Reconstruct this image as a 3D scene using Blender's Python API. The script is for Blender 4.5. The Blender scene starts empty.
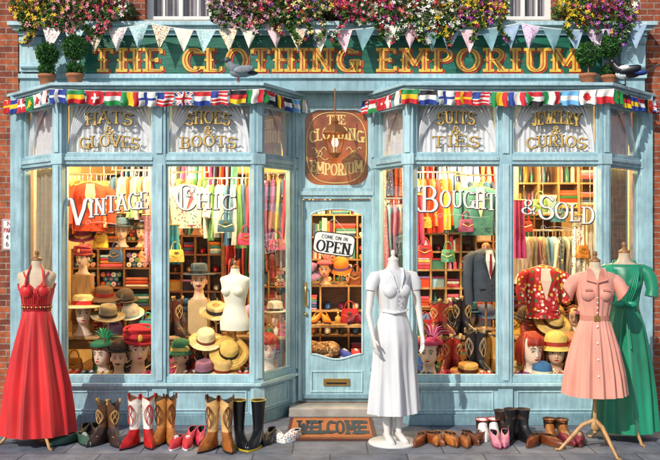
import bpy, math, random, bmesh
from mathutils import Vector, Matrix
R=random.Random(11)
H=1.82; D=9.0; F=900.0
def WX(px,Y): return (px-330)*(D+Y)/F
def WZ(py,Y): return H-(py-230)*(D+Y)/F
def hexc(h):
    o=[]
    for i in (0,2,4):
        v=int(h[i:i+2],16)/255
        o.append(v/12.92 if v<=.04045 else ((v+.055)/1.055)**2.4)
    return tuple(o)
pi=math.pi; sin=math.sin; cos=math.cos
scene=bpy.context.scene
# ---------------- materials
_m={}
def base(name):
    m=bpy.data.materials.new(name); m.use_nodes=True
    nt=m.node_tree; b=nt.nodes['Principled BSDF']
    return m,nt,b
def tc(nt,out='Object'):
    return nt.nodes.new('ShaderNodeTexCoord').outputs[out]
def ramp(nt,stops,interp='LINEAR'):
    r=nt.nodes.new('ShaderNodeValToRGB'); cr=r.color_ramp; cr.interpolation=interp
    while len(cr.elements)<len(stops): cr.elements.new(.5)
    for e,(p,c) in zip(cr.elements,stops):
        e.position=p; e.color=(c[0],c[1],c[2],1)
    return r
def M(col,rough=.5,metal=0,var=.14,scale=9,bump=0,bs=60,coat=0,sheen=0,stretch=None,name=None):
    if isinstance(col,str): col=hexc(col)
    key=('M',tuple(round(c,3) for c in col),rough,metal,var,scale,bump,bs,coat,sheen,stretch)
    if key in _m: return _m[key]
    m,nt,b=base(name or 'mat')
    n=nt.nodes.new('ShaderNodeTexNoise'); n.inputs['Scale'].default_value=scale; n.inputs['Detail'].default_value=4
    src=tc(nt)
    if stretch:
        mp=nt.nodes.new('ShaderNodeMapping'); mp.inputs['Scale'].default_value=stretch
        nt.links.new(src,mp.inputs[0]); src=mp.outputs[0]
    nt.links.new(src,n.inputs['Vector'])
    lo=tuple(c*(1-var) for c in col); hi=tuple(min(1,c*(1+var)) for c in col)
    r=ramp(nt,[(.3,lo),(.7,hi)]); nt.links.new(n.outputs['Fac'],r.inputs[0])
    nt.links.new(r.outputs[0],b.inputs['Base Color'])
    b.inputs['Roughness'].default_value=rough; b.inputs['Metallic'].default_value=metal
    b.inputs['Coat Weight'].default_value=coat; b.inputs['Sheen Weight'].default_value=sheen
    if bump:
        n2=nt.nodes.new('ShaderNodeTexNoise'); n2.inputs['Scale'].default_value=bs; n2.inputs['Detail'].default_value=3
        nt.links.new(src,n2.inputs['Vector'])
        bp=nt.nodes.new('ShaderNodeBump'); bp.inputs['Strength'].default_value=bump; bp.inputs['Distance'].default_value=.01
        nt.links.new(n2.outputs['Fac'],bp.inputs['Height']); nt.links.new(bp.outputs[0],b.inputs['Normal'])
    _m[key]=m; return m
def cloth(h,var=.18): return M(h,rough=.85,var=var,scale=14,bump=.25,bs=90,name='cloth')
def leather(h): return M(h,rough=.32,var=.3,scale=16,bump=.15,bs=120,name='leather')
def pat(basec,spots,scale=30,thr=.33,rough=.8):
    key=('P',basec,tuple(spots),scale,thr)
    if key in _m: return _m[key]
    m,nt,b=base('patterned_cloth')
    v=nt.nodes.new('ShaderNodeTexVoronoi'); v.inputs['Scale'].default_value=scale
    nt.links.new(tc(nt),v.inputs['Vector'])
    r=ramp(nt,[(0,(1,1,1)),(thr,(0,0,0))],'CONSTANT'); nt.links.new(v.outputs['Distance'],r.inputs[0])
    sep=nt.nodes.new('ShaderNodeSeparateColor'); nt.links.new(v.outputs['Color'],sep.inputs[0])
    k=len(spots); r2=ramp(nt,[(i/k,hexc(s)) for i,s in enumerate(spots)] if k>1 else [(0,hexc(spots[0])),(1,hexc(spots[0]))],'CONSTANT')
    nt.links.new(sep.outputs[0],r2.inputs[0])
    mx=nt.nodes.new('ShaderNodeMix'); mx.data_type='RGBA'
    nt.links.new(r.outputs[0],mx.inputs[0]); 
    mx.inputs[6].default_value=(*hexc(basec),1); nt.links.new(r2.outputs[0],mx.inputs[7])
    nt.links.new(mx.outputs[2],b.inputs['Base Color']); b.inputs['Roughness'].default_value=rough
    _m[key]=m; return m
def brickmat():
    m,nt,b=base('red_brick')
    s=nt.nodes.new('ShaderNodeSeparateXYZ'); nt.links.new(tc(nt),s.inputs[0])
    a=nt.nodes.new('ShaderNodeMath'); a.operation='ADD'; nt.links.new(s.outputs[0],a.inputs[0]); nt.links.new(s.outputs[1],a.inputs[1])
    c=nt.nodes.new('ShaderNodeCombineXYZ'); nt.links.new(a.outputs[0],c.inputs[0]); nt.links.new(s.outputs[2],c.inputs[1])
    bt=nt.nodes.new('ShaderNodeTexBrick'); nt.links.new(c.outputs[0],bt.inputs['Vector'])
    bt.inputs['Scale'].default_value=1; bt.inputs['Brick Width'].default_value=.135; bt.inputs['Row Height'].default_value=.062
    bt.inputs['Mortar Size'].default_value=.006; bt.inputs['Mortar Smooth'].default_value=.2
    bt.inputs['Color1'].default_value=(.50,.13,.05,1); bt.inputs['Color2'].default_value=(.18,.045,.03,1); bt.inputs['Mortar'].default_value=(.40,.31,.25,1)
    bt.inputs['Bias'].default_value=-.1
    n=nt.nodes.new('ShaderNodeTexNoise'); n.inputs['Scale'].default_value=16; n.inputs['Detail'].default_value=10; n.inputs['Roughness'].default_value=.7; nt.links.new(tc(nt),n.inputs['Vector'])
    r=ramp(nt,[(.3,(.42,.38,.38)),(.7,(1.25,1.2,1.15))]); nt.links.new(n.outputs['Fac'],r.inputs[0])
    mx=nt.nodes.new('ShaderNodeMix'); mx.data_type='RGBA'; mx.blend_type='MULTIPLY'; mx.inputs[0].default_value=1
    nt.links.new(bt.outputs['Color'],mx.inputs[6]); nt.links.new(r.outputs[0],mx.inputs[7]); nt.links.new(mx.outputs[2],b.inputs['Base Color'])
    ad=nt.nodes.new('ShaderNodeMath'); ad.operation='MULTIPLY_ADD'; ad.inputs[1].default_value=-.5; nt.links.new(n.outputs['Fac'],ad.inputs[0]); nt.links.new(bt.outputs['Fac'],ad.inputs[2])
    bp=nt.nodes.new('ShaderNodeBump'); bp.invert=True; bp.inputs['Strength'].default_value=.9; bp.inputs['Distance'].default_value=.012
    nt.links.new(ad.outputs[0],bp.inputs['Height']); nt.links.new(bp.outputs[0],b.inputs['Normal'])
    b.inputs['Roughness'].default_value=.9
    return m
def paint(col,name,dirt=.30):
    # weathered vertical-grain gloss paint on timber
    m,nt,b=base(name)
    mp=nt.nodes.new('ShaderNodeMapping'); mp.inputs['Scale'].default_value=(1,1,.12); nt.links.new(tc(nt),mp.inputs[0])
    g=nt.nodes.new('ShaderNodeTexNoise'); g.inputs['Scale'].default_value=38; g.inputs['Detail'].default_value=6; nt.links.new(mp.outputs[0],g.inputs['Vector'])
    n=nt.nodes.new('ShaderNodeTexNoise'); n.inputs['Scale'].default_value=3.2; n.inputs['Detail'].default_value=10; n.inputs['Roughness'].default_value=.68; nt.links.new(tc(nt),n.inputs['Vector'])
    r1=ramp(nt,[(.3,tuple(c*.80 for c in col)),(.5,col),(.72,tuple(min(1,c*1.13) for c in col))]); nt.links.new(g.outputs['Fac'],r1.inputs[0])
    r2=ramp(nt,[(.34,(1-dirt,1-dirt*.95,1-dirt*.9)),(.6,(1.08,1.07,1.05))]); nt.links.new(n.outputs['Fac'],r2.inputs[0])
    mx=nt.nodes.new('ShaderNodeMix'); mx.data_type='RGBA'; mx.blend_type='MULTIPLY'; mx.inputs[0].default_value=1
    nt.links.new(r1.outputs[0],mx.inputs[6]); nt.links.new(r2.outputs[0],mx.inputs[7]); nt.links.new(mx.outputs[2],b.inputs['Base Color'])
    bp=nt.nodes.new('ShaderNodeBump'); bp.inputs['Strength'].default_value=.25; bp.inputs['Distance'].default_value=.006
    nt.links.new(g.outputs['Fac'],bp.inputs['Height']); nt.links.new(bp.outputs[0],b.inputs['Normal'])
    b.inputs['Roughness'].default_value=.48
    return m
def pavemat(name,bw,rh,c1,c2,mort,ms=.006):
    m,nt,b=base(name)
    bt=nt.nodes.new('ShaderNodeTexBrick'); nt.links.new(tc(nt),bt.inputs['Vector'])
    bt.inputs['Scale'].default_value=1; bt.inputs['Brick Width'].default_value=bw; bt.inputs['Row Height'].default_value=rh
    bt.inputs['Mortar Size'].default_value=ms; bt.inputs['Color1'].default_value=(*c1,1); bt.inputs['Color2'].default_value=(*c2,1); bt.inputs['Mortar'].default_value=(*mort,1)
    n=nt.nodes.new('ShaderNodeTexNoise'); n.inputs['Scale'].default_value=4; n.inputs['Detail'].default_value=12; n.inputs['Roughness'].default_value=.72; nt.links.new(tc(nt),n.inputs['Vector'])
    r=ramp(nt,[(.3,(.45,.45,.48)),(.7,(1.35,1.35,1.35))]); nt.links.new(n.outputs['Fac'],r.inputs[0])
    mx=nt.nodes.new('ShaderNodeMix'); mx.data_type='RGBA'; mx.blend_type='MULTIPLY'; mx.inputs[0].default_value=1
    nt.links.new(bt.outputs['Color'],mx.inputs[6]); nt.links.new(r.outputs[0],mx.inputs[7]); nt.links.new(mx.outputs[2],b.inputs['Base Color'])
    n2=nt.nodes.new('ShaderNodeTexNoise'); n2.inputs['Scale'].default_value=60; n2.inputs['Detail'].default_value=6; nt.links.new(tc(nt),n2.inputs['Vector'])
    bp=nt.nodes.new('ShaderNodeBump'); bp.inputs['Strength'].default_value=.5; bp.inputs['Distance'].default_value=.01
    nt.links.new(n2.outputs['Fac'],bp.inputs['Height']); nt.links.new(bp.outputs[0],b.inputs['Normal'])
    b.inputs['Roughness'].default_value=.75
    return m
def glassmat():
    m,nt,b=base('window_glass'); nt.nodes.remove(b)
    t=nt.nodes.new('ShaderNodeBsdfTransparent'); t.inputs[0].default_value=(.97,.98,.97,1)
    g=nt.nodes.new('ShaderNodeBsdfGlossy'); g.inputs['Roughness'].default_value=.01
    l=nt.nodes.new('ShaderNodeLayerWeight'); l.inputs[0].default_value=.25
    mp=nt.nodes.new('ShaderNodeMath'); mp.operation='MULTIPLY'; mp.inputs[1].default_value=.35; nt.links.new(l.outputs['Fresnel'],mp.inputs[0])
    mx=nt.nodes.new('ShaderNodeMixShader'); nt.links.new(mp.outputs[0],mx.inputs[0]); nt.links.new(t.outputs[0],mx.inputs[1]); nt.links.new(g.outputs[0],mx.inputs[2])
    nt.links.new(mx.outputs[0],nt.nodes['Material Output'].inputs[0]); return m
def emit(name,c,s):
    m,nt,b=base(name); b.inputs['Base Color'].default_value=(*c,1); b.inputs['Emission Color'].default_value=(*c,1); b.inputs['Emission Strength'].default_value=s
    return m
BRICK=brickmat(); GLASS=glassmat(); NET=M((.80,.78,.84),rough=.9,var=.08,scale=10,name='net_curtain_cloth')
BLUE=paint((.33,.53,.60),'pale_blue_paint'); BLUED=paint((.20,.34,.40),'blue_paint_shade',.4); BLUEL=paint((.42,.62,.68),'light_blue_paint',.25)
GREEN=M((.012,.14,.09),rough=.4,var=.4,scale=9,bump=.3,bs=40,stretch=(.3,1,2),name='sign_green')
GOLD=M((.86,.48,.07),rough=.38,var=.3,scale=12,name='gold_paint')
REDSH=M((.46,.05,.02),rough=.5,name='red_shade_paint')
WHITE=M((.78,.78,.76),rough=.5,var=.05,name='white_paint')
BRASS=M((.75,.5,.16),rough=.25,metal=1,name='brass')
BLACK=M((.012,.012,.014),rough=.35,name='black')
CHROME=M((.7,.7,.7),rough=.2,metal=1,name='chrome')
WOOD=M((.26,.115,.04),rough=.4,var=.35,scale=6,stretch=(1,1,6),name='brown_wood')
WOODL=M((.48,.27,.11),rough=.45,var=.3,scale=6,stretch=(6,1,1),name='light_wood')
WOODD=M((.12,.05,.02),rough=.4,var=.35,scale=6,name='dark_wood')
WALLI=M((.85,.66,.33),rough=.8,var=.12,scale=3,name='interior_plaster')
TERRA=M((.40,.15,.07),rough=.8,var=.2,scale=12,bump=.2,name='terracotta')
STONE=M((.36,.33,.29),rough=.85,var=.25,scale=6,bump=.3,name='stone')
SKIN=M((.72,.42,.28),rough=.42,var=.05,name='mannequin_skin')
SKINP=M((.78,.56,.45),rough=.4,var=.04,name='mannequin_skin_pale')
LIPS=M((.5,.02,.03),rough=.3,name='lips')
LINEN=M((.62,.50,.35),rough=.85,var=.1,scale=20,bump=.2,name='linen')
# ---------------- mesh builder
class MB:
    def __init__(s): s.v=[];s.f=[];s.mi=[];s.sm=[];s.mats=[];s.M=Matrix()
    def add(s,vs,fs,mat,smooth=False):
        if mat not in s.mats: s.mats.append(mat)
        k=s.mats.index(mat); o=len(s.v)
        for v in vs: s.v.append(s.M@Vector(v))
        for i,f in enumerate(fs):
            s.f.append([o+j for j in f]); s.mi.append(k); s.sm.append(smooth)
    def box(s,x0,x1,y0,y1,z0,z1,mat):
        vs=[(x0,y0,z0),(x1,y0,z0),(x1,y1,z0),(x0,y1,z0),(x0,y0,z1),(x1,y0,z1),(x1,y1,z1),(x0,y1,z1)]
        s.add(vs,[(0,3,2,1),(4,5,6,7),(0,1,5,4),(1,2,6,5),(2,3,7,6),(3,0,4,7)],mat)
    def loft(s,rings,mat,smooth=True,cap=(1,1),closed=True):
        n=len(rings[0]); vs=[p for r in rings for p in r]; fs=[]
        for i in range(len(rings)-1):
            for j in range(n if closed else n-1):
                a=i*n+j; b=i*n+(j+1)%n; fs.append((a,b,b+n,a+n))
        s.add(vs,fs,mat,smooth)
        if cap[0]: s.add(rings[0],[tuple(range(n))[::-1]],mat)
        if cap[1]: s.add(rings[-1],[tuple(range(n))],mat)
    def lathe(s,prof,mat,n=24,c=(0,0,0),sy=1,smooth=True,cap=(1,1),wav=0,k=5):
        rs=[]
        for r,z in prof:
            rs.append([(c[0]+r*(1+wav*cos(k*2*pi*j/n))*cos(2*pi*j/n),c[1]+sy*r*(1+wav*cos(k*2*pi*j/n))*sin(2*pi*j/n),c[2]+z) for j in range(n)])
        s.loft(rs,mat,smooth,cap)
    def ell(s,c,r,mat,n=14,m=9,rot=None):
        if not hasattr(r,'__len__'): r=(r,r,r)
        rs=[]
        for i in range(m+1):
            t=-pi/2+pi*i/m; t=max(-pi/2+.06,min(pi/2-.06,t))
            ring=[]
            for j in range(n):
                p=Vector((r[0]*cos(t)*cos(2*pi*j/n),r[1]*cos(t)*sin(2*pi*j/n),r[2]*sin(t)))
                if rot: p=rot@p
                ring.append(Vector(c)+p)
            rs.append(ring)
        s.loft(rs,mat)
    def tube(s,pts,r,mat,n=8,cap=(1,1),flat=1):
        pts=[Vector(p) for p in pts]; rs=[]
        up=Vector((0,0,1)); prev=None
        for i,p in enumerate(pts):
            t=(pts[min(i+1,len(pts)-1)]-pts[max(i-1,0)]).normalized()
            if prev is None:
                a=up if abs(t.dot(up))<.9 else Vector((1,0,0))
                u=t.cross(a).normalized()
            else:
                u=(prev-t*prev.dot(t)); u=u.normalized() if u.length>1e-6 else t.orthogonal().normalized()
            prev=u; w=t.cross(u)
            rr=r[i] if hasattr(r,'__len__') else r
            rs.append([p+u*rr*cos(2*pi*j/n)+w*rr*flat*sin(2*pi*j/n) for j in range(n)])
        s.loft(rs,mat,True,cap)
    def prism(s,pts,y0,y1,mat):
        n=len(pts); vs=[(x,y0,z) for x,z in pts]+[(x,y1,z) for x,z in pts]
        fs=[tuple(range(n)),tuple(range(2*n-1,n-1,-1))]+[(i,i+n,(i+1)%n+n,(i+1)%n) for i in range(n)]
        s.add(vs,fs,mat)
    def slab(s,pts,z0,z1,mat):
        n=len(pts); vs=[(x,y,z0) for x,y in pts]+[(x,y,z1) for x,y in pts]
        fs=[tuple(range(n)),tuple(range(2*n-1,n-1,-1))]+[(i,i+n,(i+1)%n+n,(i+1)%n) for i in range(n)]
        s.add(vs,fs,mat)
    def at(s,x=0,y=0,z=0,rz=0,sc=1,rx=0,ry=0):
        s.M=Matrix.Translation((x,y,z))@Matrix.Rotation(rz,4,'Z')@Matrix.Rotation(rx,4,'X')@Matrix.Rotation(ry,4,'Y')@Matrix.Scale(sc,4)
        return s
    def obj(s,name,parent=None,bevel=0,loc=None,recalc=True,rz=0):
        me=bpy.data.meshes.new(name); me.from_pydata(s.v,[],s.f)
        for m in s.mats: me.materials.append(m)
        me.polygons.foreach_set('material_index',s.mi); me.polygons.foreach_set('use_smooth',s.sm)
        if recalc:
            bm=bmesh.new(); bm.from_mesh(me); bmesh.ops.recalc_face_normals(bm,faces=bm.faces); bm.to_mesh(me); bm.free()
        me.update()
        o=bpy.data.objects.new(name,me); scene.collection.objects.link(o)
        if loc: o.location=loc
        o.rotation_euler[2]=rz
        if parent: o.parent=parent
        if bevel:
            md=o.modifiers.new('bev','BEVEL'); md.width=bevel; md.segments=2; md.limit_method='ANGLE'; md.angle_limit=.7
        return o
def empty(name,loc=(0,0,0)):
    e=bpy.data.objects.new(name,None); e.location=loc; scene.collection.objects.link(e); return e
# ---------------- stroke font
def arc(cx,cy,rx,ry,a0,a1,n=12): return [(cx+rx*cos(math.radians(a0+(a1-a0)*i/n)),cy+ry*sin(math.radians(a0+(a1-a0)*i/n))) for i in range(n+1)]
FONT={
'A':(.8,[[(.04,0),(.4,1)],[(.4,1),(.76,0)],((.18,.33),(.62,.33))]),
'B':(.7,[[(.14,0),(.14,1)],tuple([(.14,1)]+arc(.36,.76,.24,.24,90,-90)+[(.14,.52)]),tuple([(.14,.52)]+arc(.38,.26,.28,.26,90,-90)+[(.14,0)])]),
'C':(.75,[arc(.44,.5,.36,.5,48,312,20)]),
'D':(.78,[[(.14,0),(.14,1)],tuple([(.14,1)]+arc(.34,.5,.38,.5,90,-90,16)+[(.14,0)])]),
'E':(.68,[[(.14,0),(.14,1)],[(.14,1),(.62,1)],[(.14,.5),(.46,.5)],[(.14,0),(.64,0)]]),
'G':(.84,[arc(.44,.5,.36,.5,48,335,20),[(.77,0),(.77,.42)],((.5,.42),(.82,.42))]),
'H':(.8,[[(.14,0),(.14,1)],[(.66,0),(.66,1)],((.14,.5),(.66,.5))]),
'I':(.36,[[(.18,0),(.18,1)]]),
'J':(.5,[[(.34,1),(.34,.22)]+arc(.2,.22,.14,.22,0,-170)]),
'K':(.75,[[(.14,0),(.14,1)],[(.2,.42),(.64,1)],[(.3,.55),(.68,0)]]),
'L':(.66,[[(.14,0),(.14,1)],[(.14,0),(.62,0)]]),
'M':(.98,[[(.12,0),(.12,1)],((.12,1),(.49,.25)),((.49,.25),(.86,1)),[(.86,0),(.86,1)]]),
'N':(.84,[[(.14,0),(.14,1)],((.14,1),(.7,0)),[(.7,0),(.7,1)]]),
'O':(.84,[tuple(arc(.42,.5,.36,.5,0,360,28))]),
'P':(.7,[[(.14,0),(.14,1)],tuple([(.14,1)]+arc(.36,.74,.28,.26,90,-90)+[(.14,.48)])]),
'R':(.76,[[(.14,0),(.14,1)],tuple([(.14,1)]+arc(.36,.74,.27,.26,90,-90)+[(.14,.48)]),[(.36,.48),(.68,0)]]),
'S':(.66,[arc(.33,.75,.24,.25,25,270)+arc(.33,.25,.27,.25,90,-155)[1:]]),
'T':(.74,[[(.37,0),(.37,1)],[(.03,1),(.71,1)]]),
'U':(.8,[[(.14,1),(.14,.3)]+arc(.4,.3,.26,.3,180,360)+[(.66,1)]]),
'V':(.78,[[(.04,1),(.39,0)],[(.39,0),(.74,1)]]),
'W':(1.05,[[(.04,1),(.29,0)],((.29,0),(.52,.8)),((.52,.8),(.76,0)),[(.76,0),(1.01,1)]]),
'Y':(.74,[[(.03,1),(.37,.48)],[(.37,.48),(.71,1)],[(.37,0),(.37,.48)]]),
'&':(.84,[tuple([(.78,0),(.25,.64)]+arc(.4,.8,.17,.2,215,-35)+[(.2,.42)]+arc(.36,.25,.28,.25,140,330)+[(.76,.48)])]),
'4':(.7,[[(.5,0),(.5,1)],((.5,1),(.06,.3)),((.06,.3),(.66,.3))]),
'6':(.7,[tuple(arc(.36,.3,.26,.3,0,360)),tuple(arc(.5,.3,.4,.7,90,180))]),
' ':(.45,[]),
'v':(.95,[tuple([(-.08,.72)]+arc(.06,.84,.13,.15,200,20,8)+[(.30,.45),(.45,-.08)]),tuple([(.45,-.08),(.72,.6)]+arc(.92,.78,.16,.22,170,10,8))]),
'c':(.9,[tuple(arc(.50,.5,.40,.58,35,330,24)),tuple(arc(.62,.72,.14,.16,0,300,10)),((.28,.0),(.28,1.0))]),
'b':(.9,[((.2,-.02),(.2,1.02)),tuple([(-.06,.8)]+arc(.12,.92,.2,.14,180,60,6)+arc(.42,.78,.28,.28,90,-90)+[(.2,.5)]),tuple([(.2,.5)]+arc(.45,.23,.33,.29,90,-90)+[(.0,-.05),(-.12,.08)])]),
's':(.8,[tuple([(.82,.86)]+arc(.42,.80,.32,.28,35,270)+arc(.42,.24,.36,.29,90,-170)[1:]+[(.0,.42)])]),
}
def text(b,s,x0,x1,zf,h,mat,Y,tmin=.07,tmax=.17,dep=.002,serif=True,gap=.1,spur=False,dx=0,dz=0):
    if not callable(zf):
        z_=zf; zf=lambda x:z_
    tot=sum(FONT[c][0]+gap for c in s)-gap
    kx=(x1-x0)/tot; X=x0; cnt=0
    def ribbon(pts,wid,lay):
        rs=[]
        for i,p in enumerate(pts):
            a=pts[max(i-1,0)]; c=pts[min(i+1,len(pts)-1)]
            t=Vector((c[0]-a[0],c[1]-a[1])); 
            if t.length<1e-9: t=Vector((0,1))
            t.normalize(); w=wid if wid else (tmin+(tmax-tmin)*abs(t.y))*h
            n=Vector((-t.y,t.x))*w/2
            y1=Y-dep-lay*.0003
            rs.append([(p[0]+n.x,y1,p[1]+n.y),(p[0]-n.x,y1,p[1]-n.y),(p[0]-n.x,Y,p[1]-n.y),(p[0]+n.x,Y,p[1]+n.y)])
        b.loft(rs,mat,False,(1,1))
    for ch in s:
        w,strokes=FONT[ch]; cx=X+w*kx/2; zb=zf(cx)
        for st in strokes:
            pts=[(X+p[0]*kx+dx, zb+p[1]*h+dz) for p in st]
            ribbon(pts,None,cnt%7); cnt+=1
            if serif and isinstance(st,list):
                for e,q in ((0,1),(-1,-2)):
                    P=pts[e]; Q=pts[q]; tx=P[0]-Q[0]; tz=P[1]-Q[1]
                    if abs(tz)>=abs(tx)*.8:
                        ribbon([(P[0]-tmax*h*1.05,P[1]),(P[0]+tmax*h*1.05,P[1])],tmin*h*1.2,cnt%7)
                    else:
                        sg=-1 if st[e][1]>.7 else 1
                        if abs(st[e][1]-.5)<.1: ribbon([(P[0],P[1]-h*.1),(P[0],P[1]+h*.1)],tmin*h*1.3,cnt%7)
                        else: ribbon([(P[0],P[1]-sg*h*.02),(P[0],P[1]+sg*h*.2)],tmin*h*1.3,cnt%7)
                    cnt+=1
            if spur and len(st)==2 and abs(pts[0][0]-pts[1][0])<1e-4:
                mx=pts[0][0]; mz=zb+h*.5+dz
                ribbon([(mx-tmax*h*.85,mz),(mx,mz+.0001),(mx+tmax*h*.85,mz)],h*.09,cnt%7); cnt+=1
        X+=(w+gap)*kx
# ================= BUILDING
bld=empty('clothing_shop_building')
A0=3.12
sx=[(WX(146,.05),WX(214,.05)),(WX(496,.05),WX(552,.05))]
zs=WZ(21,0)
b=MB()
b.box(-10,-A0,.0,.32,0,3.84,BRICK); b.box(A0,10,.0,.32,0,3.84,BRICK)
b.box(-10,10,.0,.32,3.84,zs,BRICK)
xs=[-10,sx[0][0],sx[0][1],sx[1][0],sx[1][1],10]
for i in (0,2,4): b.box(xs[i],xs[i+1],.0,.32,zs,5.6,BRICK)
b.box(-10,10,.0,.32,5.6,6.6,BRICK)
b.obj('brick_wall',bld)
b=MB(); b.box(-10.1,10.1,-.06,.4,6.6,6.72,STONE); b.box(-10,10,.32,8,6.3,6.4,M('555555')); b.obj('parapet_and_roof',bld)
for i,(a,c) in enumerate(sx):
    b=MB(); Y=.1
    b.box(a-.05,c+.05,-.06,.1,zs-.07,zs+.002,STONE)
    for u0,u1 in ((a,a+.06),(c-.06,c),((a+c)/2-.02,(a+c)/2+.02)): b.box(u0,u1,Y,Y+.06,zs,5.6,WHITE)
    for z in (zs+.003,4.7,5.53): b.box(a+.06,(a+c)/2-.02,Y+.003,Y+.055,z,z+.07,WHITE); b.box((a+c)/2+.02,c-.06,Y+.003,Y+.055,z,z+.07,WHITE)
    for k in (.25,.75):
        xx=a+(c-a)*k; b.box(xx-.01,xx+.01,Y+.01,Y+.04,zs+.073,4.7,WHITE)
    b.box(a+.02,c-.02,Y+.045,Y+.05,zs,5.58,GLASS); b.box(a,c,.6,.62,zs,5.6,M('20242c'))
    rs=[]
    for k in range(3): rs.append([(a+.05+(c-a-.1)*j/60,.2+.02*sin(j*1.1),zs+.02+k*.8) for j in range(61)])
    b.loft(rs,M('a8a0a8',rough=.9),True,(0,0),False)
    b.obj('upper_sash_window',bld,bevel=.004)
def offs(P,d):
    L=[]
    for i in range(3):
        a=Vector(P[i]); c=Vector(P[i+1]); e=(c-a).normalized(); n=Vector((e.y,-e.x))
        L.append((a+n*d,e))
    def inter(l1,l2):
        (p,e),(q,f)=l1,l2; den=e.x*f.y-e.y*f.x; t=((q.x-p.x)*f.y-(q.y-p.y)*f.x)/den; return p+e*t
    out=[]
    p,e=L[0]; t=(P[0][1]-p.y)/e.y; out.append(p+e*t)
    out.append(inter(L[0],L[1])); out.append(inter(L[1],L[2]))
    p,e=L[2]; t=(P[3][1]-p.y)/e.y; out.append(p+e*t)
    return [tuple(v) for v in out]
FY=-.6
LB=[(WX(25,0)-.02,0),(WX(60,FY),FY),(WX(257,FY),FY),(WX(293,0),0)]
RB=[(WX(377,0),0),(WX(410,FY),FY),(WX(603,FY),FY),(WX(638,0)+.02,0)]
mids=[WX(160,FY),WX(505,FY)]
def bay(P,mid,left):
    b=MB(); g=MB(); x0,x1=P[0][0],P[3][0]
    full=lambda d:offs(P,d)
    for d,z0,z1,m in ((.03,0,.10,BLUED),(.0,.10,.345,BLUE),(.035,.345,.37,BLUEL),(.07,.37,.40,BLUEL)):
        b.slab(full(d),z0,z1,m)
    for d,z0,z1,m in ((.02,3.06,3.09,BLUE),(.05,3.09,3.125,BLUEL),(.09,3.125,3.15,BLUE),(.12,3.15,3.18,BLUEL)):
        b.slab(full(d),z0,z1,m)
    angs=[]
    for i in range(3):
        p=Vector(P[i]); q=Vector(P[i+1]); L=(q-p).length; an=math.atan2(q.y-p.y,q.x-p.x); angs.append(an)
        b.M=Matrix.Translation((p.x,p.y,0))@Matrix.Rotation(an,4,'Z'); g.M=b.M
        e=.045
        cuts=[(e,L-e)]
        if i==1: um=mid-P[1][0]; cuts=[(e,um-.06),(um+.06,L-e)]
        for (u0,u1) in cuts:
            for z0,z1,y0,y1 in ((.40,.455,-.02,.045),(2.43,2.53,-.03,.045),(3.0,3.06,-.02,.045)): b.box(u0,u1,y0,y1,z0,z1,BLUE)
            b.box(u0,u1,-.045,-.03,2.465,2.50,BLUEL)
            for z0,z1 in ((.455,2.43),(2.53,3.0)):
                b.box(u0,u0+.022,-.008,.035,z0,z1,BLUEL); b.box(u1-.022,u1,-.008,.035,z0,z1,BLUEL)
                b.box(u0+.022,u1-.022,-.008,.035,z1-.018,z1,BLUEL); b.box(u0+.022,u1-.022,-.008,.035,z0,z0+.018,BLUEL)
                g.box(u0+.01,u1-.01,.012,.016,z0+.01,z1-.01,GLASS)
            a,c=u0+.05,u1-.05
            if c-a>.08:
                for r in ((a,c,.135,.15),(a,c,.305,.32),(a,a+.015,.15,.305),(c-.015,c,.15,.305)): b.box(r[0],r[1],-.014,.0,r[2],r[3],BLUEL)
        if i==1:
            b.box(um-.06,um+.06,-.035,.05,.40,3.06,BLUE); b.box(um-.03,um+.03,-.05,-.035,.42,2.43,BLUEL); b.box(um-.03,um+.03,-.05,-.035,2.53,3.04,BLUEL)
            b.box(um-.07,um+.07,-.03,0,.10,.345,BLUE)
    for i in range(4):
        an=angs[0] if i==0 else angs[2] if i==3 else (angs[i-1]+angs[i])/2
        b.M=Matrix.Translation((P[i][0],P[i][1],0))@Matrix.Rotation(an,4,'Z')
        b.box(-.055,.055,-.045,.055,.40,3.06,BLUE); b.box(-.028,.028,-.06,-.045,.44,2.42,BLUEL); b.box(-.028,.028,-.06,-.045,2.54,3.03,BLUEL)
        b.box(-.065,.065,-.055,.05,2.43,2.53,BLUEL)
        b.box(-.062,.062,-.04,.02,.10,.345,BLUEL)
    b.obj('bay_window_frame',bld,bevel=.005); g.obj('bay_window_panes',bld)
    q=MB(); q.box(x0+.02,x1-.02,0.01,.45,.1,.398,WOODL); q.obj('display_platform',bld)
bay(LB,mids[0],True); bay(RB,mids[1],False)
# fascia
b=MB(); Y0=-.2
XL,XR=WX(20,Y0),WX(645,Y0)
b.box(XL,XR,Y0,.0,3.18,3.33,BLUE); b.box(XL-.01,XR+.01,Y0-.03,.0,3.30,3.345,BLUEL)
b.box(XL,XR,Y0+.02,0,3.345,3.72,BLUE)
gx0,gx1=WX(80,Y0),WX(602,Y0)
b.box(gx0,gx1,Y0-.004,Y0+.03,3.352,3.715,GREEN)
b.box(gx0-.03,gx0,Y0-.02,Y0+.02,3.345,3.72,BLUEL); b.box(gx1,gx1+.03,Y0-.02,Y0+.02,3.345,3.72,BLUEL)
for d,z0,z1,m in ((.03,3.72,3.76,BLUE),(.07,3.76,3.80,BLUEL),(.11,3.80,3.84,BLUEL)): b.box(XL-d+.02,XR+d-.02,Y0-d,0,z0,z1,m)
for xc,sg in ((XL+.13,1),(XR-.13,-1)):
    b.box(xc-.12,xc+.12,Y0-.05,Y0+.02,3.36,3.70,BLUEL)
    b.tube([(xc-.11,Y0-.06,3.66),(xc+.11,Y0-.06,3.66)],.04,BLUE,12); b.tube([(xc-.10,Y0-.055,3.41),(xc+.10,Y0-.055,3.41)],.028,BLUE,12)
b.obj('fascia_and_cornice',bld,bevel=.004)
b=MB(); hh=.205
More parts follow.
